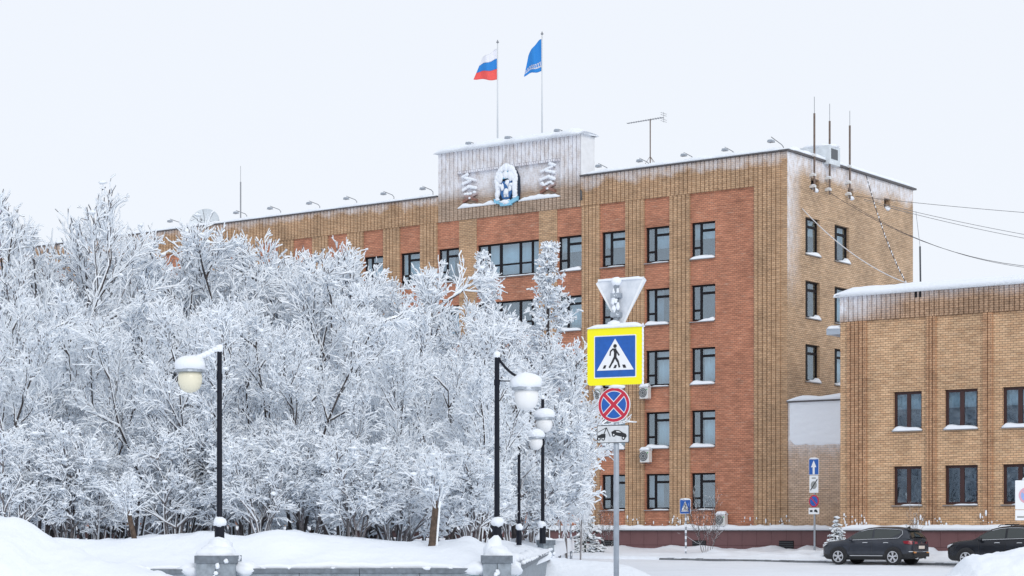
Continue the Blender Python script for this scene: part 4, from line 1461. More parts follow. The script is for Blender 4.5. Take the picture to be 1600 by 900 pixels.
def walker(parent, ox, oz, s, y):
    """pedestrian striding over a crossing; s = height of the white triangle"""
    m = MB()
    f = lambda a, b: (ox + a * s, oz + b * s)
    disc(m, *f(0.0, 0.765), 0.062 * s, y - .002, y, 14)
    m.prism([f(-0.075, 0.69), f(0.045, 0.69), f(0.06, 0.52), f(0.05, 0.37), f(-0.05, 0.37), f(-0.035, 0.55)], y - .002, y)
    bar(m, f(-0.06, 0.68), f(-0.155, 0.60), 0.05 * s, y - .0025, y); bar(m, f(-0.155, 0.61), f(-0.175, 0.46), 0.045 * s, y - .002, y)
    bar(m, f(0.04, 0.62), f(0.145, 0.46), 0.05 * s, y - .0025, y)
    bar(m, f(-0.02, 0.40), f(-0.10, 0.24), 0.072 * s, y - .003, y); bar(m, f(-0.10, 0.25), f(-0.20, 0.08), 0.06 * s, y - .002, y)
    bar(m, f(0.01, 0.41), f(0.10, 0.27), 0.072 * s, y - .003, y); bar(m, f(0.10, 0.28), f(0.155, 0.08), 0.06 * s, y - .002, y)
    m.build('walker_symbol', 'sign_black', parent)
    for a in (-0.37, 0.0, 0.30):
        q = MB(); q.prism([f(a - 0.06, 0.06), f(a + 0.03, 0.06), f(a + 0.07, 0.165), f(a - 0.01, 0.165)] if a < 0.2 else [f(a - 0.01, 0.06), f(a + 0.09, 0.06), f(a + 0.05, 0.165), f(a - 0.05, 0.165)], y - .002, y)
        q.build('stripe_symbol', 'sign_black', parent)


TH = math.radians(27)
post = at(963, 828, 34)
post.z = 0
sp = thing('sign_post', 'tall grey post with yellow bordered crossing sign, no stopping disc and tow truck plate', 'sign', tuple(post), -TH)
lx = lambda px: (px - 963) / PXM / math.cos(TH)
lz = lambda py: EYE + (HOR - py) / PXM
MB().tube([(0, 0, -0.3), (0, 0, lz(440))], 0.047, 14).build('pole', 'galvanised', sp, smooth=True)
# give way sign seen from behind
m = MB(); tri = [(lx(931), lz(440)), (lx(933), lz(436)), (lx(1003), lz(436)), (lx(1006), lz(440)), (lx(972), lz(506)), (lx(965), lz(506))]
m.prism(tri, 0.062, 0.075)
gw = m.build('triangle_sign', 'frosted_metal', sp); gw['label'] = 'grey frosted back of a point-down triangular sign'
r_ = MB()
for a, b in ((0, 5), (2, 4), (1, 2)):
    bar(r_, tri[a], tri[b], 0.035, 0.048, 0.0615)
r_.build('sign_rim', 'sign_white', gw)
b_ = MB(); b_.box(-0.085, 0.085, -0.052, 0.060, lz(462) - .04, lz(462) + .04); b_.build('bracket', 'galvanised', gw); b_ = MB(); b_.box(-0.085, 0.085, -0.052, 0.060, lz(492) - .04, lz(492) + .04)
b_.build('bracket', 'galvanised', gw)
sn = MB()
rr2 = random.Random(4)
sn.blob((0.0, 0.0, lz(440)), (0.085, 0.09, 0.075), seed=3, n=12, k=8)
for i in range(16):
    sn.blob((rr2.uniform(-0.05, 0.05), -0.035, lz(452 + 48 * rr2.random())), (0.015 + 0.03 * rr2.random(), 0.02, 0.02 + 0.05 * rr2.random()), seed=i, n=7, k=5, amp=0.5)
sn.ridge(lx(933), lx(1004), 0.068, 0.05, lz(437) - .01, 0.05, seed=3, step=0.06)
tag(sn.build('rime', 'snow', gw, smooth=True), kind='stuff')
# yellow bordered crossing sign
m = MB(); m.prism(rrect(lx(921.5), lx(1006), lz(602), lz(511), 0.06), -0.075, -0.055)
ys = m.build('crossing_sign', 'sign_yellow', sp); ys['label'] = 'yellow bordered blue crossing sign with a walking figure'
m = MB(); m.prism(rrect(lx(932), lx(996), lz(591), lz(524.5), 0.02), -0.079, -0.0755); m.build('white_border', 'sign_white', ys)
m = MB(); m.prism(rrect(lx(933.5), lx(994.5), lz(589.5), lz(526), 0.012), -0.083, -0.0795); m.build('blue_panel', 'sign_blue', ys)
m = MB(); m.prism([(lx(936.5), lz(579)), (lx(992.5), lz(579)), (lx(964.3), lz(530))], -0.087, -0.0835); tr_ = m.build('white_triangle', 'sign_white', ys)
walker(ys, lx(964.3), lz(579), lz(530) - lz(579), -0.0875)
sn = MB(); sn.ridge(lx(922), lx(1007), -0.06, 0.10, lz(513), 0.075, seed=8, step=0.05, amp=0.5)
sn.blob((lx(960), -0.02, lz(507)), (0.12, 0.08, 0.075), seed=4, n=10, k=6)
for i in range(14):
    sn.blob((lx(1005.5), -0.065, lz(512 + 88 * i / 13)), (0.018, 0.022, 0.05), seed=i, n=6, k=5)
tag(sn.build('snow_rim', 'snow', ys, smooth=True), kind='stuff')
MB().box(-0.30, 0.30, -0.053, -0.03, lz(560) - .02, lz(560) + .02).build('bracket', 'galvanised', ys)
# no stopping disc
cx, cz, R_ = lx(962), lz(633), 0.295
m = MB(); disc(m, cx, cz, R_, -0.070, -0.055, 36); ns = m.build('no_stopping_sign', 'sign_white', sp); ns['label'] = 'round blue no stopping sign with a red cross and rim'
m = MB(); disc(m, cx, cz, R_ * 0.965, -0.0735, -0.0705, 36); m.build('red_ring', 'sign_red', ns)
m = MB(); disc(m, cx, cz, R_ * 0.80, -0.077, -0.074, 36); m.build('white_ring', 'sign_white', ns)
m = MB(); disc(m, cx, cz, R_ * 0.765, -0.0805, -0.0775, 36); m.build('blue_disc', 'sign_blue', ns)
for sg in (1, -1):
    q = R_ * 0.80 * 0.7071
    m = MB(); bar(m, (cx - q, cz - sg * q), (cx + q, cz + sg * q), 0.088, -0.0825 - (sg > 0) * .0004, -0.081); m.build('white_edge', 'sign_white', ns)
    m = MB(); bar(m, (cx - q, cz - sg * q), (cx + q, cz + sg * q), 0.062, -0.0850 - (sg > 0) * .0004, -0.0832); m.build('red_bar', 'sign_red', ns)
sn = MB(); sn.blob((cx + 0.05, -0.05, cz + R_ + 0.01), (0.16, 0.06, 0.035), seed=2, n=10, k=6); tag(sn.build('snow_rim', 'snow', ns, smooth=True), kind='stuff')
# tow truck plate
x0, x1, z0, z1 = lx(936), lx(985), lz(692.5), lz(664.5)
m = MB(); m.prism(rrect(x0, x1, z0, z1, 0.025), -0.070, -0.055); pl = m.build('tow_away_plate', 'sign_black', sp); pl['label'] = 'white plate showing a tow truck lifting a car'
m = MB(); m.prism(rrect(x0 + .012, x1 - .012, z0 + .012, z1 - .012, 0.018), -0.0735, -0.0705); m.build('white_field', 'plate_field', pl)
w_, h_ = x1 - x0, z1 - z0
g = lambda a, b: (x0 + a * w_, z0 + b * h_)
m = MB()
m.prism([g(.03, .30), g(.27, .30), g(.27, .52), g(.15, .52), g(.10, .46), g(.03, .44)], -0.0765, -0.074)
bar(m, g(.22, .50), g(.30, .86), 0.014, -0.0765, -0.074); bar(m, g(.30, .86), g(.42, .36), 0.012, -0.0768, -0.074); bar(m, g(.04, .62), g(.30, .86), 0.010, -0.077, -0.074)
for a in (.07, .20):
    disc(m, *g(a, .25), 0.032, -0.0775, -0.074, 14)
m.build('truck_symbol', 'sign_black', pl)
m = MB()
m.prism([g(.45, .62), g(.47, .48), g(.90, .28), g(.93, .38), g(.90, .50), g(.82, .56), g(.70, .70), g(.56, .72)], -0.0765, -0.074)
for a, b in ((.53, .46), (.83, .27)):
    disc(m, *g(a, b), 0.034, -0.0775, -0.074, 14)
m.build('car_symbol', 'sign_black', pl)
m = MB()
for a, b in ((.07, .25), (.20, .25), (.53, .46), (.83, .27)):
    disc(m, *g(a, b), 0.014, -0.079, -0.0778, 10)
m.prism([g(.60, .66), g(.69, .64), g(.76, .57), g(.62, .60)], -0.0785, -0.0768)
m.build('symbol_hub', 'sign_white', pl)

# pedestrian crossing sign near the facade
YS = 99.0
b = at(1071, 862, YS); b.z = pave_z(b.x, YS) - 0.05
t = thing('crossing_post', 'small blue crossing sign on a thin striped post before the red wall', 'sign', tuple(b), -math.radians(42))
k = F / YS
zt, zb_ = EYE + (HOR - 780.5) / k - b.z, EYE + (HOR - 803) / k - b.z
MB().tube([(0, 0.03, -0.1), (0, 0.03, zb_)], 0.045, 8).build('pole', 'galvanised', t)
m = MB()
for i in range(6):
    m.tube([(0, 0.03, 0.15 + i * 0.3), (0, 0.03, 0.30 + i * 0.3)], 0.048, 8)
m.build('white_bands', 'snow', t)
m = MB(); m.prism(rrect(-0.33, 0.33, zb_, zt, 0.04), -0.02, 0.0); sg_ = m.build('crossing_sign', 'sign_white', t)
m = MB(); m.prism(rrect(-0.31, 0.31, zb_ + .02, zt - .02, 0.04), -0.026, -0.021); m.build('blue_panel', 'sign_blue', sg_)
m = MB(); m.prism([(-0.24, zb_ + .12), (0.24, zb_ + .12), (0, zt - .08)], -0.032, -0.027); m.build('white_triangle', 'sign_white', sg_)
walker(sg_, 0, zb_ + .12, zt - zb_ - .2, -0.034)
m = MB(); m.blob((0, -0.01, zt + 0.01), (0.34, 0.05, 0.05), seed=2); m.build('snow_rim', 'snow', sg_, smooth=True)

# one way post by the link wall
YS = 97.0
b = at(1272, 862, YS); b.z = pave_z(b.x, YS) - 0.05
t = thing('one_way_post', 'thin post with blue arrow sign, white board, no parking disc and small plate', 'sign', tuple(b), -math.radians(48))
k = F / YS
zz = lambda py: EYE + (HOR - py) / k - b.z
MB().tube([(0, 0.04, -0.1), (0, 0.04, zz(722))], 0.05, 8).build('pole', 'galvanised', t)
m = MB(); m.prism(rrect(-0.30, 0.30, zz(742), zz(717), 0.03), -0.02, 0.0); o1 = m.build('arrow_sign', 'sign_white', t)
m = MB(); m.prism(rrect(-0.285, 0.285, zz(742) + .02, zz(717) - .02, 0.02), -0.026, -0.021); m.build('blue_panel', 'sign_blue', o1)
m = MB(); m.prism([(-0.06, zz(741)), (0.06, zz(741)), (0.06, zz(730)), (0.16, zz(730)), (0, zz(719.5)), (-0.16, zz(730)), (-0.06, zz(730))], -0.032, -0.027); m.build('arrow_symbol', 'sign_white', o1)
m = MB(); m.prism(rrect(-0.27, 0.27, zz(770), zz(743), 0.03), -0.02, 0.0); o2 = m.build('zone_end_board', 'sign_white', t)
m = MB(); disc(m, 0, zz(758), 0.19, -0.026, -0.021, 18); m.box(-0.12, 0.12, -0.026, -0.021, zz(748), zz(746)); m.build('grey_symbol', 'sign_grey', o2)
m = MB(); bar(m, (-0.2, zz(766)), (0.22, zz(749)), 0.05, -0.031, -0.027); m.build('slash', 'sign_black', o2)
m = MB(); disc(m, 0, zz(783), 0.30, -0.02, 0.0, 22); o3 = m.build('no_parking_sign', 'sign_red', t)
m = MB(); disc(m, 0, zz(783), 0.235, -0.026, -0.021, 22); m.build('blue_disc', 'sign_blue', o3)
m = MB(); bar(m, (-0.17, zz(783) + .17), (0.17, zz(783) - .17), 0.06, -0.031, -0.027); m.build('red_bar', 'sign_red', o3)
m = MB(); m.prism(rrect(-0.32, 0.32, zz(803.5), zz(793.5), 0.02), -0.02, 0.0); o4 = m.build('tow_away_plate', 'sign_white', t)
m = MB(); m.box(-0.24, -0.08, -0.026, -0.021, zz(800), zz(797)); m.prism([(0.0, zz(799)), (0.06, zz(796)), (0.16, zz(796)), (0.25, zz(800)), (0.2, zz(801))], -0.026, -0.021); m.build('truck_symbol', 'sign_black', o4)
m = MB(); m.blob((0, 0, zz(716.5)), (0.3, 0.06, 0.05), seed=1); m.build('snow_rim', 'snow', t, smooth=True)

# white information sign cut by the right edge
YS = 66.0
b = at(1604, 828, YS); b.z = 0
t = thing('parking_zone_sign', 'white sign board with a pink and blue disc, cut by the right picture edge', 'sign', tuple(b), -math.radians(12))
k = F / YS
zz = lambda py: EYE + (HOR - py) / k
MB().tube([(0, 0.04, -0.1), (0, 0.04, zz(752))], 0.045, 8).build('pole', 'galvanised', t)
m = MB(); m.prism(rrect(-0.36, 0.36, zz(796), zz(750.5), 0.03), -0.02, 0.0); o1 = m.build('upper_board', 'sign_white', t)
m = MB(); disc(m, 0.02, zz(774), 0.27, -0.026, -0.021, 24); m.build('pink_ring', 'sign_pink', o1)
m = MB(); disc(m, 0.02, zz(774), 0.20, -0.031, -0.027, 24); m.build('blue_disc', 'sign_pale_blue', o1)
m = MB(); bar(m, (-0.13, zz(774) + .13), (0.17, zz(774) - .13), 0.05, -0.036, -0.032); m.build('pink_bar', 'sign_pink', o1)
m = MB(); m.prism(rrect(-0.36, 0.36, zz(813), zz(797), 0.02), -0.02, 0.0); o2 = m.build('lower_board', 'sign_white', t)
m = MB(); m.box(-0.30, -0.02, -0.026, -0.021, zz(809), zz(806.5)); m.box(0.03, 0.25, -0.026, -0.021, zz(809), zz(806.5)); m.build('faded_marks', 'sign_grey', o2)
m = MB(); m.blob((0.05, 0, zz(748.5)), (0.2, 0.06, 0.09), seed=5); m.build('snow_rim', 'snow', t, smooth=True)

# ------------------------------------------------------------------ parked cars


def car(label, pos, rz, paint, sx=1.0, sz=1.0, rails=False):
    t = thing('parked_car', label, 'car', pos, rz)
    st = [(2.24, .56, .40, .70), (2.20, .72, .30, .84), (2.06, .83, .24, .95), (1.75, .90, .22, 1.01), (1.15, .925, .22, 1.07), (.3, .928, .22, 1.08), (-.8, .928, .22, 1.11), (-1.5, .92, .24, 1.15),
          (-1.92, .895, .27, 1.17), (-2.12, .84, .31, 1.13), (-2.22, .76, .38, 1.00)]
    V, Fc, Mi = [], [], []

    def sec(w, zb, zt):
        h = [(w * .78, zb), (w * .955, zb + .07), (w * .985, zb + .20), (w, zb + .22), (w * 1.0, .62), (w * .985, .80), (w * .965, zt - .07), (w * .90, zt - .01), (w * .55, zt + .02)]
        return h + [(-y, z) for y, z in reversed(h)]
    for x, w, zb, zt in st:
        V += [(x * sx, y, z * sz) for y, z in sec(w, zb, max(zt, .66))]
    n = 18
    for i in range(len(st) - 1):
        for j in range(n):
            j2 = (j + 1) % n
            Fc.append((i * n + j, i * n + j2, (i + 1) * n + j2, (i + 1) * n + j))
            Mi.append(1 if j in (0, 1, 17, 16, 15, 2, 14) and j not in (8,) and j != 3 else 0)
    Fc += [tuple(range(n)), tuple(reversed(range((len(st) - 1) * n, len(st) * n)))]
    Mi += [1, 0]
    mb = MB(); mb.v, mb.f, mb.m = V, Fc, Mi
    body = mb.build('body', [paint, 'car_trim'], t, smooth=True, uv=False)
    body.data.polygons.foreach_set('use_smooth', [True] * (len(Fc) - 2) + [False] * 2)
    # cabin
    gs = [(1.10, 1.075, .82), (.75, 1.31, .755), (.38, 1.50, .70), (.05, 1.585, .665), (-.45, 1.635, .65), (-1.0, 1.625, .64), (-1.5, 1.58, .63), (-1.86, 1.515, .615), (-1.98, 1.36, .68), (-2.10, 1.16, .76)]

    def belt(x):
        for (a, _, _, za), (b_, _, _, zb) in zip(st, st[1:]):
            if b_ <= x <= a:
                return za + (zb - za) * (a - x) / (a - b_)
        return 1.1

    def top(x):
        for (a, za, wa), (b_, zb, wb) in zip(gs, gs[1:]):
            if b_ <= x <= a:
                f = (a - x) / (a - b_)
                return za + (zb - za) * f, wa + (wb - wa) * f
        return gs[-1][1:]
    V, Fc = [], []
    for x, zt, wt in gs:
        zb = min(belt(x) - .03, zt - .005)
        h = [(.855, zb), (wt + (0.855 - wt) * .5, (zb + zt) / 2 + .01), (wt, zt - .04), (wt * .82, zt), (wt * .4, zt + .018)]
        V += [(x * sx, y, z * sz) for y, z in h + [(-y, z) for y, z in reversed(h)]]
    n = 10
    for i in range(len(gs) - 1):
        for j in range(n - 1):
            Fc.append((i * n + j, i * n + j + 1, (i + 1) * n + j + 1, (i + 1) * n + j))
    Fc += [tuple(range(n)), tuple(reversed(range((len(gs) - 1) * n, len(gs) * n)))]
    mb = MB(); mb.v, mb.f, mb.m = V, Fc, [0] * len(Fc)
    mb.build('cabin', paint, t, smooth=True, uv=False)

    def side_pt(x, s_, sgn, off):
        zt, wt = top(x)
        zb = min(belt(x) - .03, zt - .005)
        y0, z0, y1, z1 = .855, zb, wt, zt - .04
        ym = wt + (0.855 - wt) * .5
        zm = (zb + zt) / 2 + .01
        if s_ < .5:
            y, z = y0 + (ym - y0) * s_ * 2, z0 + (zm - z0) * s_ * 2
        else:
            y, z = ym + (y1 - ym) * (s_ - .5) * 2, zm + (z1 - zm) * (s_ - .5) * 2
        return (x * sx, sgn * (y + off), z * sz)
    for sgn in (1, -1):
        for xa, xb in ((.80, -.27), (-.36, -1.60)):
            V, Fc = [], []
            nx = 10
            for i in range(nx + 1):
                x = xa + (xb - xa) * i / nx
                zt, _ = top(x)
                zb = belt(x)
                lo = min(.9, .12 + max(0, (x + 1.2) * -0.9) if x < -1.2 else .12)
                hi = .86 if x > -1.3 else .86 - max(0, (-1.3 - x)) * .25
                for q in range(4):
                    V.append(side_pt(x, lo + (hi - lo) * q / 3, sgn, .009))
            for i in range(nx):
                for q in range(3):
                    Fc.append((i * 4 + q, i * 4 + q + 1, (i + 1) * 4 + q + 1, (i + 1) * 4 + q))
            mb = MB(); mb.add(V, Fc); mb.build('side_window', 'car_glass', t, smooth=True, uv=False)
        mb = MB()
        mb.tube([side_pt(x, .07, sgn, .016) for x in [.86, .5, 0, -.5, -1.0, -1.35, -1.55]] + [side_pt(-1.72, .45, sgn, .016), side_pt(-1.66, .86, sgn, .014)], .012, 5)
        mb.tube([side_pt(x, .92, sgn, .014) for x in [.3, 0, -.4, -.8, -1.2, -1.45, -1.66]], .009, 5)
        mb.build('chrome_trim', 'chrome', t, uv=False)
        m2 = MB()
        m2.blob((.72 * sx, sgn * .99, 1.10 * sz), (.10, .11, .075), seed=1, n=10, k=6, amp=.08); m2.build('mirror', paint, t, smooth=True)
        for x in (.02, -.95):
            m2 = MB(); m2.tube([(x + .11, sgn * .935, .955 * sz), (x + .05, sgn * .955, .965 * sz), (x - .07, sgn * .955, .965 * sz), (x - .11, sgn * .933, .96 * sz)], .014, 6); m2.build('door_handle', 'chrome', t)
        m2 = MB()
        for x in (.80, -.30, -1.32):
            m2.tube([(x * sx, sgn * .919, .42 * sz), (x * sx, sgn * .932, .66 * sz), (x * sx, sgn * .912, .98 * sz)], .005, 4)
        m2.build('door_gap', 'car_trim', t)
        m2 = MB(); m2.tube([(.75, sgn * .922, .40 * sz), (-.80, sgn * .922, .40 * sz)], .012, 5); m2.build('sill_strip', 'chrome', t)
    # windscreen and rear window
    for nm, xs_, wf in (('windscreen', (1.04, .85, .65, .46), .93), ('rear_window', (-1.90, -1.96, -2.02, -2.085), .90)):
        V, Fc = [], []
        for x in xs_:
            zt, wt = top(x)
            for q in range(7):
                f = -1 + 2 * q / 6
                y = f * wt * wf * .92
                zc = zt + .018 * (1 - f * f) - (.03 if abs(f) > .9 else 0)
                V.append(((x + (.014 if x > 0 else -.016)) * sx, y, (zc + .008) * sz))
        for i in range(3):
            for q in range(6):
                Fc.append((i * 7 + q, i * 7 + q + 1, (i + 1) * 7 + q + 1, (i + 1) * 7 + q))
        mb = MB(); mb.add(V, Fc); mb.build(nm, 'car_glass', t, smooth=True, uv=False)
    m2 = MB(); m2.prism([(-1.72 * sx, 1.565 * sz), (-2.02 * sx, 1.50 * sz), (-2.02 * sx, 1.475 * sz), (-1.72 * sx, 1.51 * sz)], -.60, .60); m2.build('spoiler', paint, t)
    # wheels and arches
    for x in (1.335 * sx, -1.335 * sx):
        for sgn in (1, -1):
            m2 = MB()
            pts = []
            m2v, m2f = [], []
            for k in range(15):
                a = math.radians(-8 + 196 * k / 14)
                for r in (.345, .435):
                    for y in (.90, .945):
                        m2v.append((x + r * math.cos(a), sgn * y, .355 + r * math.sin(a)))
            for k in range(14):
                o = k * 4
                for q in ((0, 1, 5, 4), (1, 3, 7, 5), (3, 2, 6, 7), (2, 0, 4, 6)):
                    m2f.append(tuple(o + i for i in q))
            m2.add(m2v, m2f); m2.build('wheel_arch', 'car_trim', t)
            w = MB(); disc_ = [(.20, -.105), (.33, -.115), (.355, -.09), (.36, 0), (.355, .09), (.33, .115), (.20, .105)]
            w.lathe([(r, z) for r, z in disc_], (0, 0, 0), 28, axis='y')
            wh = w.build('wheel', 'tyre', t, smooth=False, loc=(x, sgn * .855, .358))
            w = MB(); w.lathe([(.245, .100), (.245, .118), (.215, .122), (.215, .100)], (0, 0, 0), 24, axis='y')
            w.lathe([(.0601, .098), (.06, .124), (.02, .128)], (0, 0, 0), 12, axis='y')
            for k in range(5):
                for dq in (-.16, .16):
                    a = 2 * math.pi * k / 5 + dq * .55 + .3
                    a2 = 2 * math.pi * k / 5 + dq + .3
                    c1, c2 = Vector((math.cos(a) * .05, 0, math.sin(a) * .05)), Vector((math.cos(a2) * .225, 0, math.sin(a2) * .225))
                    d = (c2 - c1).normalized(); nn_ = Vector((-d.z, 0, d.x)) * .019
                    w.add([tuple(c1 - nn_ + Vector((0, .102, 0))), tuple(c2 - nn_ + Vector((0, .104, 0))), tuple(c2 + nn_ + Vector((0, .104, 0))), tuple(c1 + nn_ + Vector((0, .102, 0))),
                           tuple(c1 - nn_ + Vector((0, .121, 0))), tuple(c2 - nn_ + Vector((0, .119, 0))), tuple(c2 + nn_ + Vector((0, .119, 0))), tuple(c1 + nn_ + Vector((0, .121, 0)))],
                          [(0, 1, 2, 3), (4, 5, 6, 7), (0, 1, 5, 4), (1, 2, 6, 5), (2, 3, 7, 6), (3, 0, 4, 7)])
            rim = w.build('rim', 'alloy', wh)
            if sgn < 0:
                rim.rotation_euler[2] = math.pi
    # lights, plate, bumper
    for sgn in (1, -1):
        m2 = MB()
        m2.add([(-1.80 * sx, sgn * .918, 1.03 * sz), (-2.06 * sx, sgn * .885, 1.05 * sz), (-2.17 * sx, sgn * .80, 1.04 * sz), (-2.255 * sx, sgn * .42, 1.00 * sz),
                (-1.86 * sx, sgn * .925, .93 * sz), (-2.06 * sx, sgn * .905, .90 * sz), (-2.18 * sx, sgn * .82, .89 * sz), (-2.265 * sx, sgn * .42, .92 * sz)],
               [(0, 1, 5, 4), (1, 2, 6, 5), (2, 3, 7, 6)])
        m2.build('tail_lamp', 'tail_red', t)
        m2 = MB()
        m2.add([(2.235 * sx, sgn * .52, .80 * sz), (2.20 * sx, sgn * .74, .85 * sz), (2.05 * sx, sgn * .855, .89 * sz), (1.90 * sx, sgn * .90, .92 * sz),
                (2.255 * sx, sgn * .52, .70 * sz), (2.22 * sx, sgn * .74, .74 * sz), (2.07 * sx, sgn * .862, .80 * sz), (1.95 * sx, sgn * .90, .88 * sz)],
               [(0, 1, 5, 4), (1, 2, 6, 5), (2, 3, 7, 6)])
        m2.build('headlight', 'headlight', t)
        MB().box(-2.262 * sx, -2.232 * sx, min(sgn * .52, sgn * .72), max(sgn * .52, sgn * .72), .52 * sz, .56 * sz).build('reflector', 'amber', t)
        m2 = MB(); m2.tube([(-2.18 * sx, sgn * .42, .30), (-2.28 * sx, sgn * .42, .30)], .04, 8); m2.build('exhaust_tip', 'chrome', t)
    m2 = MB(); m2.tube([(-2.06 * sx, .87, .585 * sz), (-2.20 * sx, .78, .585 * sz), (-2.262 * sx, .5, .585 * sz), (-2.262 * sx, -.5, .585 * sz), (-2.20 * sx, -.78, .585 * sz)], .016, 6); m2.build('bumper_trim', 'chrome', t)
    MB().box(-2.275 * sx, -2.24 * sx, -.72, .72, .36 * sz, .52 * sz).build('bumper_lower', 'car_trim', t)
    MB().box(-2.268 * sx, -2.24 * sx, -.27, .27, .70 * sz, .83 * sz).build('plate', 'plate', t)
    MB().box(-2.272 * sx, -2.24 * sx, -.42, .42, .895 * sz, .915 * sz).build('tailgate_strip', 'chrome', t)
    m2 = MB(); m2.lathe([(.01, -.002), (.05, -.002), (.05, .004), (.01, .006)], (-2.245 * sx, 0, .955 * sz), 14, axis='x'); m2.build('badge', 'chrome', t)
    m2 = MB(); m2.box(2.20 * sx, 2.262 * sx, -.50, .50, .50 * sz, .74 * sz); m2.build('grille', 'car_trim', t)
    if rails:
        for sgn in (1, -1):
            m2 = MB(); m2.tube([(.1, sgn * .60, 1.60 * sz), (0, sgn * .60, 1.67 * sz), (-1.4, sgn * .575, 1.67 * sz), (-1.55, sgn * .575, 1.59 * sz)], .018, 6); m2.build('roof_rail', 'car_trim', t)
        for x in (-.25, -1.1):
            m2 = MB(); m2.box(x - .05, x + .05, -.64, .64, 1.675 * sz, 1.71 * sz); m2.build('roof_bar', 'car_trim', t)
    m2 = MB(); m2.prism([(-1.55 * sx, 1.60 * sz), (-1.72 * sx, 1.575 * sz), (-1.70 * sx, 1.67 * sz)], -.015, .015); m2.build('roof_fin', 'car_trim', t)
    s2 = MB()
    s2.blob((-1.62 * sx, .70, 1.30 * sz), (.05, .02, .05), seed=2, n=7, k=5); s2.blob((1.7, .5, 1.02), (.25, .3, .03), seed=6, n=9, k=5); s2.blob((2.0, .62, .93), (.14, .15, .05), seed=7, n=9, k=5)
    s2.build('snow_dusting', 'snow', t, smooth=True)
    return t


HEAD = math.atan2(0.5940, -0.8045)
car('dark grey SUV with silver wheels parked by the kerb, rear to the right, fully visible', (15.72, 87.54, 0.045), HEAD, 'car_grey', 0.965)
car('black SUV with roof bars, half hidden by the snow heap at the right edge', (20.55, 84.05, 0.02), HEAD, 'car_black', 1.04, 1.04, True)

# ------------------------------------------------------------------ things on the roof
def rooftop(name, label, cat, x, y, z, group=None):
    return thing(name, label, cat, tuple(local(C0, x, y, z)), RZ, group)


def floodlight(x, z, label, y=0.15, s=1.0):
    t = rooftop('floodlight', label, 'floodlight', x, y, z, 'floodlights along the roof edge')
    m = MB(); m.tube([(0, 0, -0.15), (0, 0, 0.14), (0, -0.15 * s, 0.24), (0, -0.95 * s, 0.34 * s)], 0.024, 6); m.build('arm', 'thin_metal', t)
    m = MB(); m.prism([(-0.15, 0.02), (0.15, 0.02), (0.11, 0.14), (-0.11, 0.14)], -1.08 * s, -0.84 * s); h = m.build('lamp_head', 'galvanised', t)
    h.location.z = 0.12 * s
    m = MB(); m.blob((0, -0.96 * s, 0.15 + 0.12 * s), (0.11, 0.12, 0.045), seed=x); m.build('snow_cap', 'snow', t, smooth=True)
    return t


FL = [(280, 'leftmost roof floodlight, left of the satellite dish'), (383, 'roof floodlight at the foot of the tall thin mast'), (436, 'first roof floodlight right of the thin mast'), (497, 'roof floodlight beside the dark drain joint left of the tower'),
      (555, 'third roof floodlight left of the tower'), (613, 'second roof floodlight left of the tower'), (674, 'roof floodlight nearest the tower on its left'),
      (948, 'roof floodlight just right of the tower'), (1012, 'roof floodlight at the foot of the comb aerial'), (1081, 'first roof floodlight right of the comb aerial'), (1145, 'second roof floodlight right of the comb aerial')]
for px, lb in FL:
    floodlight(fx(px), ROOF + 0.1, lb)
floodlight(fx(1222), ROOF + 0.12, 'large roof floodlight by the corner of the block', s=1.35)
for px, lb in ((742, 'floodlight on the left end of the tower top'), (803, 'floodlight on the middle of the tower top'), (880, 'floodlight on the right end of the tower top')):
    floodlight(fx(px), TT + 0.05, lb, s=0.8)

# flagpoles and flags
def flagpole(px, py_top, label):
    y = 1.0
    x = fx(px, C0, y)
    H = fz(px, py_top, C0, y) - TT
    t = rooftop('flagpole', label, 'flagpole', x, y, TT + 0.02, 'flagpoles on the tower')
    MB().tube([(0, 0, -0.05), (0, 0, H)], [0.055, 0.032], 10).build('pole', 'pole_white', t, smooth=True)
    m = MB(); m.lathe([(0.02, H - .02), (0.09, H + .05), (0.05, H + .10), (0.01, H + .2)], (0, 0, 0), 10); m.build('finial', 'thin_metal', t)
    return x, y, H


def cloth(corners, nu, nv, wave, amp):
    """bilinear sheet between hoist-top, hoist-bottom, fly-top, fly-bottom with folds in depth"""
    (a, b), (c, d), (e, f_), (g_, h) = corners
    P = []
    for j in range(nv + 1):
        v = j / nv
        row = []
        for i in range(nu + 1):
            u = i / nu
            x = (a + (c - a) * v) * (1 - u) + (e + (g_ - e) * v) * u
            z = (b + (d - b) * v) * (1 - u) + (f_ + (h - f_) * v) * u
            z += wave * math.sin(u * math.pi) * (0.6 - v * 0.3) + 0.05 * math.sin(u * 9 + v * 2)
            yy_ = amp * math.sin(u * 7.5 + v * 2.4) * min(1, u * 2.5)
            row.append((x, yy_, z))
        P.append(row)
    return P


def strip(P, j0, j1, i0=0, i1=None, th=0.012, dy=0.0):
    m = MB()
    i1 = len(P[0]) - 1 if i1 is None else i1
    rows = P[j0:j1 + 1]
    n = i1 - i0 + 1
    V = [(p[0], p[1] + dy, p[2]) for r in rows for p in r[i0:i1 + 1]] + [(p[0], p[1] + dy + th, p[2]) for r in rows for p in r[i0:i1 + 1]]
    o = len(rows) * n
    Fc = []
    for j in range(len(rows) - 1):
        for i in range(n - 1):
            q = (j * n + i, j * n + i + 1, (j + 1) * n + i + 1, (j + 1) * n + i)
            Fc += [q, tuple(o + k for k in reversed(q))]
    for j in range(len(rows) - 1):
        for i in (0, n - 1):
            Fc.append((j * n + i, (j + 1) * n + i, o + (j + 1) * n + i, o + j * n + i))
    for i in range(n - 1):
        for j in (0, len(rows) - 1):
            Fc.append((j * n + i, j * n + i + 1, o + j * n + i + 1, o + j * n + i))
    return m.add(V, Fc)


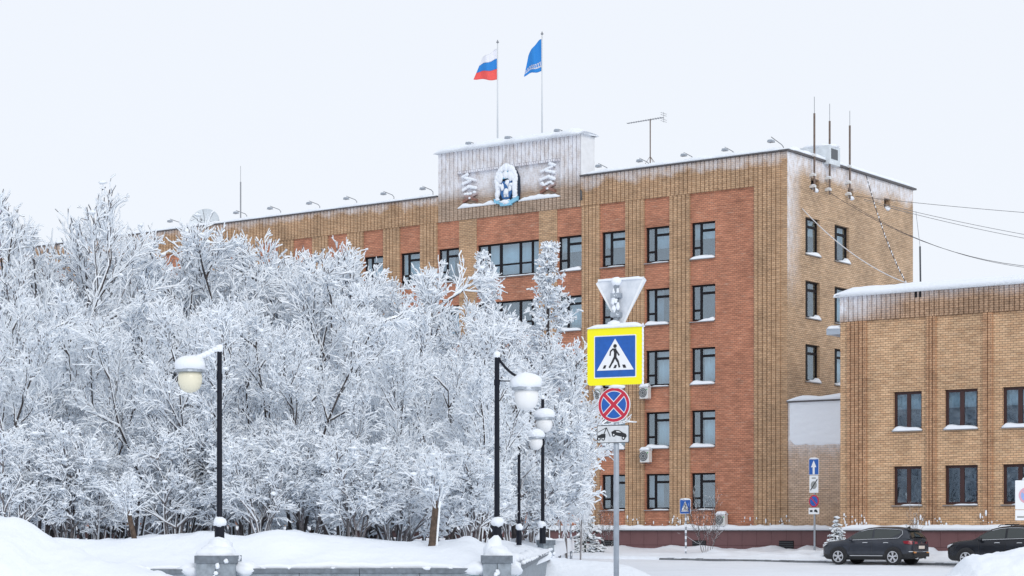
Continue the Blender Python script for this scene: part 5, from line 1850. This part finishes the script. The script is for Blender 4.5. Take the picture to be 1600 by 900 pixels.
x, y, H = flagpole(777.5, 68, 'white flagpole on the tower carrying the three striped flag')
t = rooftop('flag', 'white, blue and red striped flag blowing to the left', 'flag', x, y, TT + 0.02 + H, 'flags on the tower')
t.rotation_euler[2] = math.radians(-4)
P = cloth([(-0.04, -0.32), (-0.04, -2.12), (-0.92, -0.86), (-1.38, -2.02)], 24, 24, 0.0, 0.16)
for j0, j1, mt in ((0, 8, 'flag_white'), (8, 16, 'flag_blue'), (16, 24, 'flag_red')):
    strip(P, j0, j1).build('stripe', mt, t, smooth=True, uv=False)
x, y, H = flagpole(847, 55, 'white flagpole on the tower carrying the blue flag')
t = rooftop('flag', 'plain blue flag with a white zigzag ornament band, hanging from the right flagpole', 'flag', x, y, TT + 0.02 + H, 'flags on the tower')
t.rotation_euler[2] = math.radians(-4)
P = cloth([(-0.04, -0.24), (-0.04, -2.08), (-0.78, -1.15), (-1.02, -2.30)], 24, 24, 0.22, 0.12)
strip(P, 0, 24).build('cloth', 'flag_blue', t, smooth=True, uv=False)
strip(P, 20, 21, dy=-0.012).build('white_line', 'flag_white', t, smooth=True, uv=False)
for i in range(1, 23, 3):
    strip(P, 17, 20, i, i + 1, dy=-0.013).build('ornament', 'flag_white', t, smooth=True, uv=False)
    strip(P, 17, 18, i, min(24, i + 2), dy=-0.016).build('ornament', 'flag_white', t, smooth=True, uv=False)

# emblem on the tower panel
ex, ez = fx(793.5), fz(793.5, 322)
eh = fz(793.5, 258) - ez
ew = (fx(812) - fx(775)) / 2
t = rooftop('emblem', 'blue and white shield emblem with two beasts, caked with snow, on the tower panel', 'emblem', ex, -0.02, ez)
S = lambda a, b: (a * ew, b * eh)
m = MB(); m.prism([S(-.35, .02), S(.35, .02), S(.95, .12), S(1, .35), S(.95, .68), S(.72, .86), S(.25, .97), S(0, 1.0), S(-.25, .97), S(-.72, .86), S(-.95, .68), S(-1, .35), S(-.95, .12)], -0.06, 0.12); m.build('backing', 'crest_dark', t)
m = MB(); m.prism([S(-.46, .60), S(.46, .60), S(.46, .30), S(.30, .19), S(0, .14), S(-.30, .19), S(-.46, .30)], -0.16, -0.061); m.build('shield', 'crest_blue', t)
m = MB()
for sg in (1, -1):
    m.prism([S(sg * .40, .03), S(sg * .98, .10), S(sg * 1.02, .20), S(sg * .62, .16), S(sg * .40, .12)], -0.20, -0.063)
m.prism([S(-.45, .0), S(.45, .0), S(.52, .12), S(-.52, .12)], -0.22, -0.0635)
m.build('ribbon', 'crest_light', t)
for sg in (1, -1):                          # the two standing beasts
    q = MB(); q.blob((sg * .70 * ew, -0.12, .42 * eh), (.20 * ew, .12, .22 * eh), seed=sg + 2, n=12, k=8)
    q.blob((sg * .62 * ew, -0.14, .66 * eh), (.17 * ew, .12, .09 * eh), seed=sg + 5, n=10, k=6)
    q.blob((sg * .78 * ew, -0.12, .24 * eh), (.15 * ew, .1, .09 * eh), seed=sg + 8, n=10, k=6)
    q.blob((sg * .48 * ew, -0.2, .50 * eh), (.15 * ew, .08, .045 * eh), seed=sg + 9, n=10, k=6)
    q.build('beast', 'snow', t, smooth=True)
q = MB(); q.prism([S(-.34, .66), S(.34, .66), S(.42, .84), S(.22, .78), S(0, .92), S(-.22, .78), S(-.42, .84)], -0.18, -0.062); q.build('crown', 'crest_light', t)
q = MB()                                      # the leaping deer on the shield
q.blob((0, -0.17, .30 * eh), (.20 * ew, .03, .045 * eh), seed=1, n=10, k=6)
for a in (-.15, -.06, .08, .16):
    bar(q, S(a, .30), S(a + .03, .21), .05, -0.18, -0.162)
bar(q, S(.16, .31), S(.24, .42), .07, -0.18, -0.162); bar(q, S(.24, .42), S(.10, .52), .04, -0.18, -0.162); bar(q, S(.24, .42), S(.33, .52), .04, -0.182, -0.162)
q.build('deer', 'sign_white', t)
q = MB()
rr3 = random.Random(8)
for k in range(13):                           # hood of snow over the arched top
    a = math.pi * (0.02 + 0.96 * k / 12)
    q.blob((math.cos(a) * ew * .80, -0.14, (.60 + .34 * math.sin(a)) * eh), (.17, .10, .20), seed=k, n=9, k=6, amp=.3)
q.blob((0, -0.16, .93 * eh), (.16, .1, .24), seed=40, n=9, k=6)
for (a, b_, c, d) in ((-.45, .70, .22, .28), (.42, .72, .24, .26), (0, .74, .24, .20), (.12, .56, .14, .16), (-.72, .50, .17, .30), (.74, .50, .17, .32), (-.30, .46, .10, .22), (.36, .44, .10, .2), (-.74, .30, .15, .2), (.78, .30, .14, .2), (0, .09, .42, .13), (-.70, .17, .16, .07), (.72, .19, .14, .06), (.02, .33, .17, .18)):
    q.blob((a * ew, -0.17, b_ * eh), (c, .09, d), seed=a * 7 + b_, n=10, k=7, amp=.55)
tag(q.build('caked_snow', 'snow', t, smooth=True), kind='stuff')

# satellite dish
y = 5.0
x = fx(321, C0, y); zc = fz(321, 329, C0, y)
t = rooftop('satellite_dish', 'large pale satellite dish half hidden behind the roof edge', 'dish', x, y, ROOF)
m = MB(); m.tube([(0, 0, -0.2), (0, 0, zc - ROOF - 1.0)], 0.09, 8); m.build('mount', 'thin_metal', t)
m = MB(); m.lathe([(0.02, 0.0), (0.35, 0.03), (0.7, 0.11), (0.98, 0.24), (1.0, 0.26), (0.99, 0.20), (0.7, 0.06), (0.35, -0.02), (0.02, -0.05)], (0, 0, 0), 32)
d_ = m.build('bowl', 'dish', t, smooth=True, loc=(0, 0, zc - ROOF - 0.98))
d_.scale = (1.08, 1.08, 1.08)
d_.rotation_euler = (math.radians(72), 0, math.radians(25))
m = MB()
for k in range(8):
    a = math.pi / 4 * k + .2
    m.tube([(0.05 * math.cos(a), 0.05 * math.sin(a), 0.02), (0.7 * math.cos(a), 0.7 * math.sin(a), 0.13), (0.98 * math.cos(a), 0.98 * math.sin(a), 0.262)], 0.014, 4)
for k in range(3):
    a = 2 * math.pi / 3 * k
    m.tube([(0.9 * math.cos(a), 0.9 * math.sin(a), 0.23), (0, 0, 0.75)], 0.012, 4)
m.tube([(0, 0, 0.7), (0, 0, 0.85)], 0.06, 8)
m.build('feed_struts', 'thin_metal', d_)

# roof masts and aerials
y = 2.0
x = fx(376, C0, y)
t = rooftop('roof_mast', 'tall thin mast on the roof left of the tower', 'mast', x, y, ROOF - 0.05)
z1, z2 = fz(376, 283, C0, y) - ROOF, fz(376, 258, C0, y) - ROOF
MB().tube([(0, 0, 0), (0, 0, z1)], 0.045, 6).build('tube', 'thin_metal', t)
MB().tube([(0, 0, z1 - .05), (0, 0, z2)], 0.014, 5).build('whip', 'thin_metal', t)
m = MB(); m.tube([(-0.7, 0, 0.05), (0, 0, 0.35), (0.7, 0, 0.05)], 0.02, 5); m.build('foot_brace', 'thin_metal', t)
y = 1.6
x = fx(1016, C0, y)
zt_ = fz(1016, 187, C0, y) - ROOF
t = rooftop('tv_aerial', 'comb shaped TV aerial on a thin braced mast right of the tower', 'aerial', x, y, ROOF - 0.05)
MB().tube([(0, 0, 0), (0, 0, zt_ + .08)], 0.032, 6).build('mast', 'rust_brown', t)
bl, br_ = fx(980, C0, y) - x, fx(1037, C0, y) - x
MB().tube([(bl, 0, zt_ + 0.02), (br_, 0, zt_ + 0.07)], 0.024, 5).build('boom', 'thin_metal', t)
for i in range(15):
    f_ = (i + .3) / 15
    e = 0.14 + 0.10 * f_
    xx = bl + (br_ - bl) * f_
    MB().tube([(xx, -e, zt_ + .02 + .05 * f_), (xx, e, zt_ + .02 + .05 * f_)], 0.010, 4).build('element', 'thin_metal', t)
for dz in (-0.22, -0.11, 0.11, 0.22):
    MB().tube([(br_, -0.3, zt_ + .07 + dz), (br_ - 0.0, 0.3, zt_ + .07 + dz)], 0.012, 4).build('reflector_bar', 'thin_metal', t)
MB().tube([(br_, 0, zt_ - .20), (br_, 0, zt_ + .36)], 0.014, 4).build('reflector_stem', 'thin_metal', t)
for dx, dy in ((-0.9, 0), (0.8, 0.0), (0.1, 0.8)):
    MB().tube([(dx, dy, 0), (0, 0, zt_ * .35)], 0.014, 4).build('stay', 'rust_brown', t)
for px, p_base, p_mid, p_top, lb in ((1266, 300, 178, 152, 'leftmost of the three whip aerials on the side wall'), (1290, 305, 190, 163, 'middle of the three whip aerials on the side wall'), (1321.5, 312, 197, 174, 'rightmost of the three whip aerials on the side wall')):
    ya = sy(px)
    Y = C0.y + .8045 * ya
    hz = lambda py: EYE + (HOR - py) / F * Y
    t = rooftop('whip_aerial', lb, 'aerial', 0.24, ya, hz(p_base), 'whip aerials on the side wall')
    b0 = hz(p_base)
    MB().tube([(0, 0, 0), (0, 0, hz(p_mid) - b0)], 0.055, 8).build('tube', 'rust_brown', t)
    MB().tube([(0, 0, hz(p_mid) - b0 - .1), (0, 0, hz(p_top) - b0)], 0.016, 5).build('whip', 'thin_metal', t)
    for py in (p_base - 8, p_base - 26, 0):
        zb2 = (hz(py) if py else ROOF + .12) - b0
        MB().box(-0.28, 0.07, -0.09, 0.09, zb2 - .06, zb2 + .06).build('bracket', 'ac_white', t)
        q = MB(); q.blob((-0.08, 0, zb2 + .07), (.16, .10, .05), seed=px + py); q.build('bracket_snow', 'snow', t, smooth=True)
# ventilation box behind the parapet
y = 4.5
x = fx(1282, C0, y)
t = rooftop('vent_unit', 'pale ventilation box with snowy top on the roof behind the whip aerials', 'vent box', x, y, ROOF - 0.1)
zt2 = fz(1290, 230, C0, y) - ROOF
MB().box(-0.9, 0.85, -0.6, 0.6, 0, zt2 + .08).build('casing', 'dish', t)
MB().box(0.851, 0.87, -0.42, 0.30, zt2 - .62, zt2 - .08).build('opening', 'ac_grille', t)
MB().box(-2.2, -0.91, -0.45, 0.45, 0, zt2 - .25).build('duct', 'dish', t)
q = MB(); q.blob((0, 0, zt2 + .1), (1.0, .7, .2), seed=3, n=14, k=8); q.blob((-1.6, 0, zt2 - .23), (.8, .55, .16), seed=4, n=12, k=6); q.build('snow_cap', 'snow', t, smooth=True)
# mast on the annex roof
YA = 100.0
p0, p1, p2 = at(1438.5, 446, YA), at(1437.5, 385, YA), at(1431, 330, YA)
t = thing('annex_mast', 'thin dark mast with a whip on the annex roof', 'mast', tuple(p0))
MB().tube([(0, 0, -.4), tuple(p1 - p0)], 0.045, 6).build('tube', 'dark_metal', t)
MB().tube([tuple(p1 - p0), tuple(p2 - p0)], 0.012, 4).build('whip', 'thin_metal', t)

# ------------------------------------------------------------------ cables
def cable(label, a, b_, sag, r, mat, n=18, rime=False, name='cable'):
    a, b_ = Vector(a), Vector(b_)
    pts = [a + (b_ - a) * (i / n) - Vector((0, 0, sag * 4 * (i / n) * (1 - i / n))) for i in range(n + 1)]
    m = MB(); m.tube([tuple(p - a) for p in pts], r, 5)
    o = m.build(name, mat, None, loc=tuple(a))
    tag(o, label, 'cable', 'overhead cables')
    if rime:
        q = MB()
        for i in range(n * 2):
            p = a + (b_ - a) * ((i + .5) / (2 * n)) - Vector((0, 0, sag * 4 * ((i + .5) / (2 * n)) * (1 - (i + .5) / (2 * n)))) - a
            if i % 3:
                q.blob((p.x, p.y - .03, p.z), (.03, .03, .09), seed=i, n=6, k=4)
        tag(q.build('rime', 'snow', o, smooth=True), kind='stuff')
    return o


def wallpt(px, py, off=0.2):
    ya = sy(px)
    Y = C0.y + .8045 * ya
    return local(C0, off, ya, EYE + (HOR - py) / F * Y)


cable('upper single cable running right from the far top corner of the side wall', wallpt(1330, 307), at(1760, 343, 100), 0.1, 0.012, 'cable')
cable('thin cable below the uppermost one, right of the side wall', wallpt(1345, 312), at(1760, 392, 98), 0.2, 0.014, 'thin_metal')
cable('second thin cable close under the other thin one, right of the side wall', wallpt(1345, 314), at(1760, 398, 98), 0.25, 0.014, 'thin_metal')
cable('thick dark cable sagging from the whip aerials to the right edge', wallpt(1292, 302), at(1760, 412, 96), 1.5, 0.013, 'cable')
cable('dark cable close under the thick one, sagging to the right edge', wallpt(1322, 318), at(1760, 418, 96), 1.3, 0.011, 'cable')
cable('white rimed cable slanting down the side wall to the annex roof', wallpt(1252, 326, 0.05), at(1422, 444, 101), 0.5, 0.026, 'cable_white')
cable('dark rimed cable hanging from the side roof edge down to the annex roof', wallpt(1348, 274, 0.2), at(1418, 446, 103), 0.55, 0.024, 'cable', rime=True)

# ------------------------------------------------------------------ air conditioners and drain pipe
def aircon(px0, px1, py0, py1, label, y=-0.02, snow_amt=1.0):
    x0_, x1_ = fx(px0 + 8), fx(px1)
    zb2, zt2_ = fz(px0, py1), fz(px0, py0)
    t = rooftop('air_conditioner', label, 'air conditioner', x0_, y, zb2, 'air conditioners on the facade')
    w, h = x1_ - x0_, zt2_ - zb2
    m = MB(); m.prism(rrect(0, w, 0, h, 0.03), -0.40, -0.10); m.build('casing', 'ac_white', t)
    m = MB(); disc(m, w * .40, h * .5, h * .40, -0.427, -0.421, 20); g_ = m.build('fan_grille', 'ac_grille', t)
    m = MB()
    for k in range(2):
        r = h * (.16 + .14 * k)
        pts = [(w * .40 + r * math.cos(a * math.pi / 8), -0.432, h * .5 + r * math.sin(a * math.pi / 8)) for a in range(17)]
        m.tube(pts, 0.008, 4)
    m.build('grille_rings', 'ac_white', g_)
    MB().box(w * .80, w * .93, -0.426, -0.421, h * .72, h * .82).build('sticker', 'ac_green', t)
    m = MB(); m.tube([(w * .15, 0.0, -.05), (w * .15, -0.40, -.05)], .015, 5); m.build('bracket', 'thin_metal', t); m = MB(); m.tube([(w * .85, 0.0, -.05), (w * .85, -0.40, -.05)], .015, 5); m.build('bracket', 'thin_metal', t)
    m = MB(); m.ridge(-.03, w + .03, -0.26, 0.40, h - .01, .20 * snow_amt, seed=px0, step=.08, amp=.3); m.build('snow_cap', 'snow', t, smooth=True)
    return t


aircon(998, 1019, 606, 624, 'white air conditioner below a third floor window, right of the round sign')
aircon(998.5, 1020.5, 704, 723, 'white air conditioner right of the tow truck plate, with green sticker')
aircon(928, 945, 609, 626, 'white air conditioner partly hidden behind the round sign')
aircon(1116, 1138, 804, 821.5, 'snow-plastered air conditioner standing on the plinth ledge by the blue crossing sign', y=0.04, snow_amt=0.9)
m = MB()
xd = fx(909)
m.tube([(0, 0, 0), (0.02, -0.10, -0.05), (0.03, -0.14, -0.35), (0.03, -0.10, -0.55)], 0.05, 6)
o = m.build('drain_spout', 'dark_metal', None, loc=tuple(local(C0, xd, -0.11, fz(908, 298))))
tag(o, 'short dark drain spout on the brick right below the tower', 'spout')
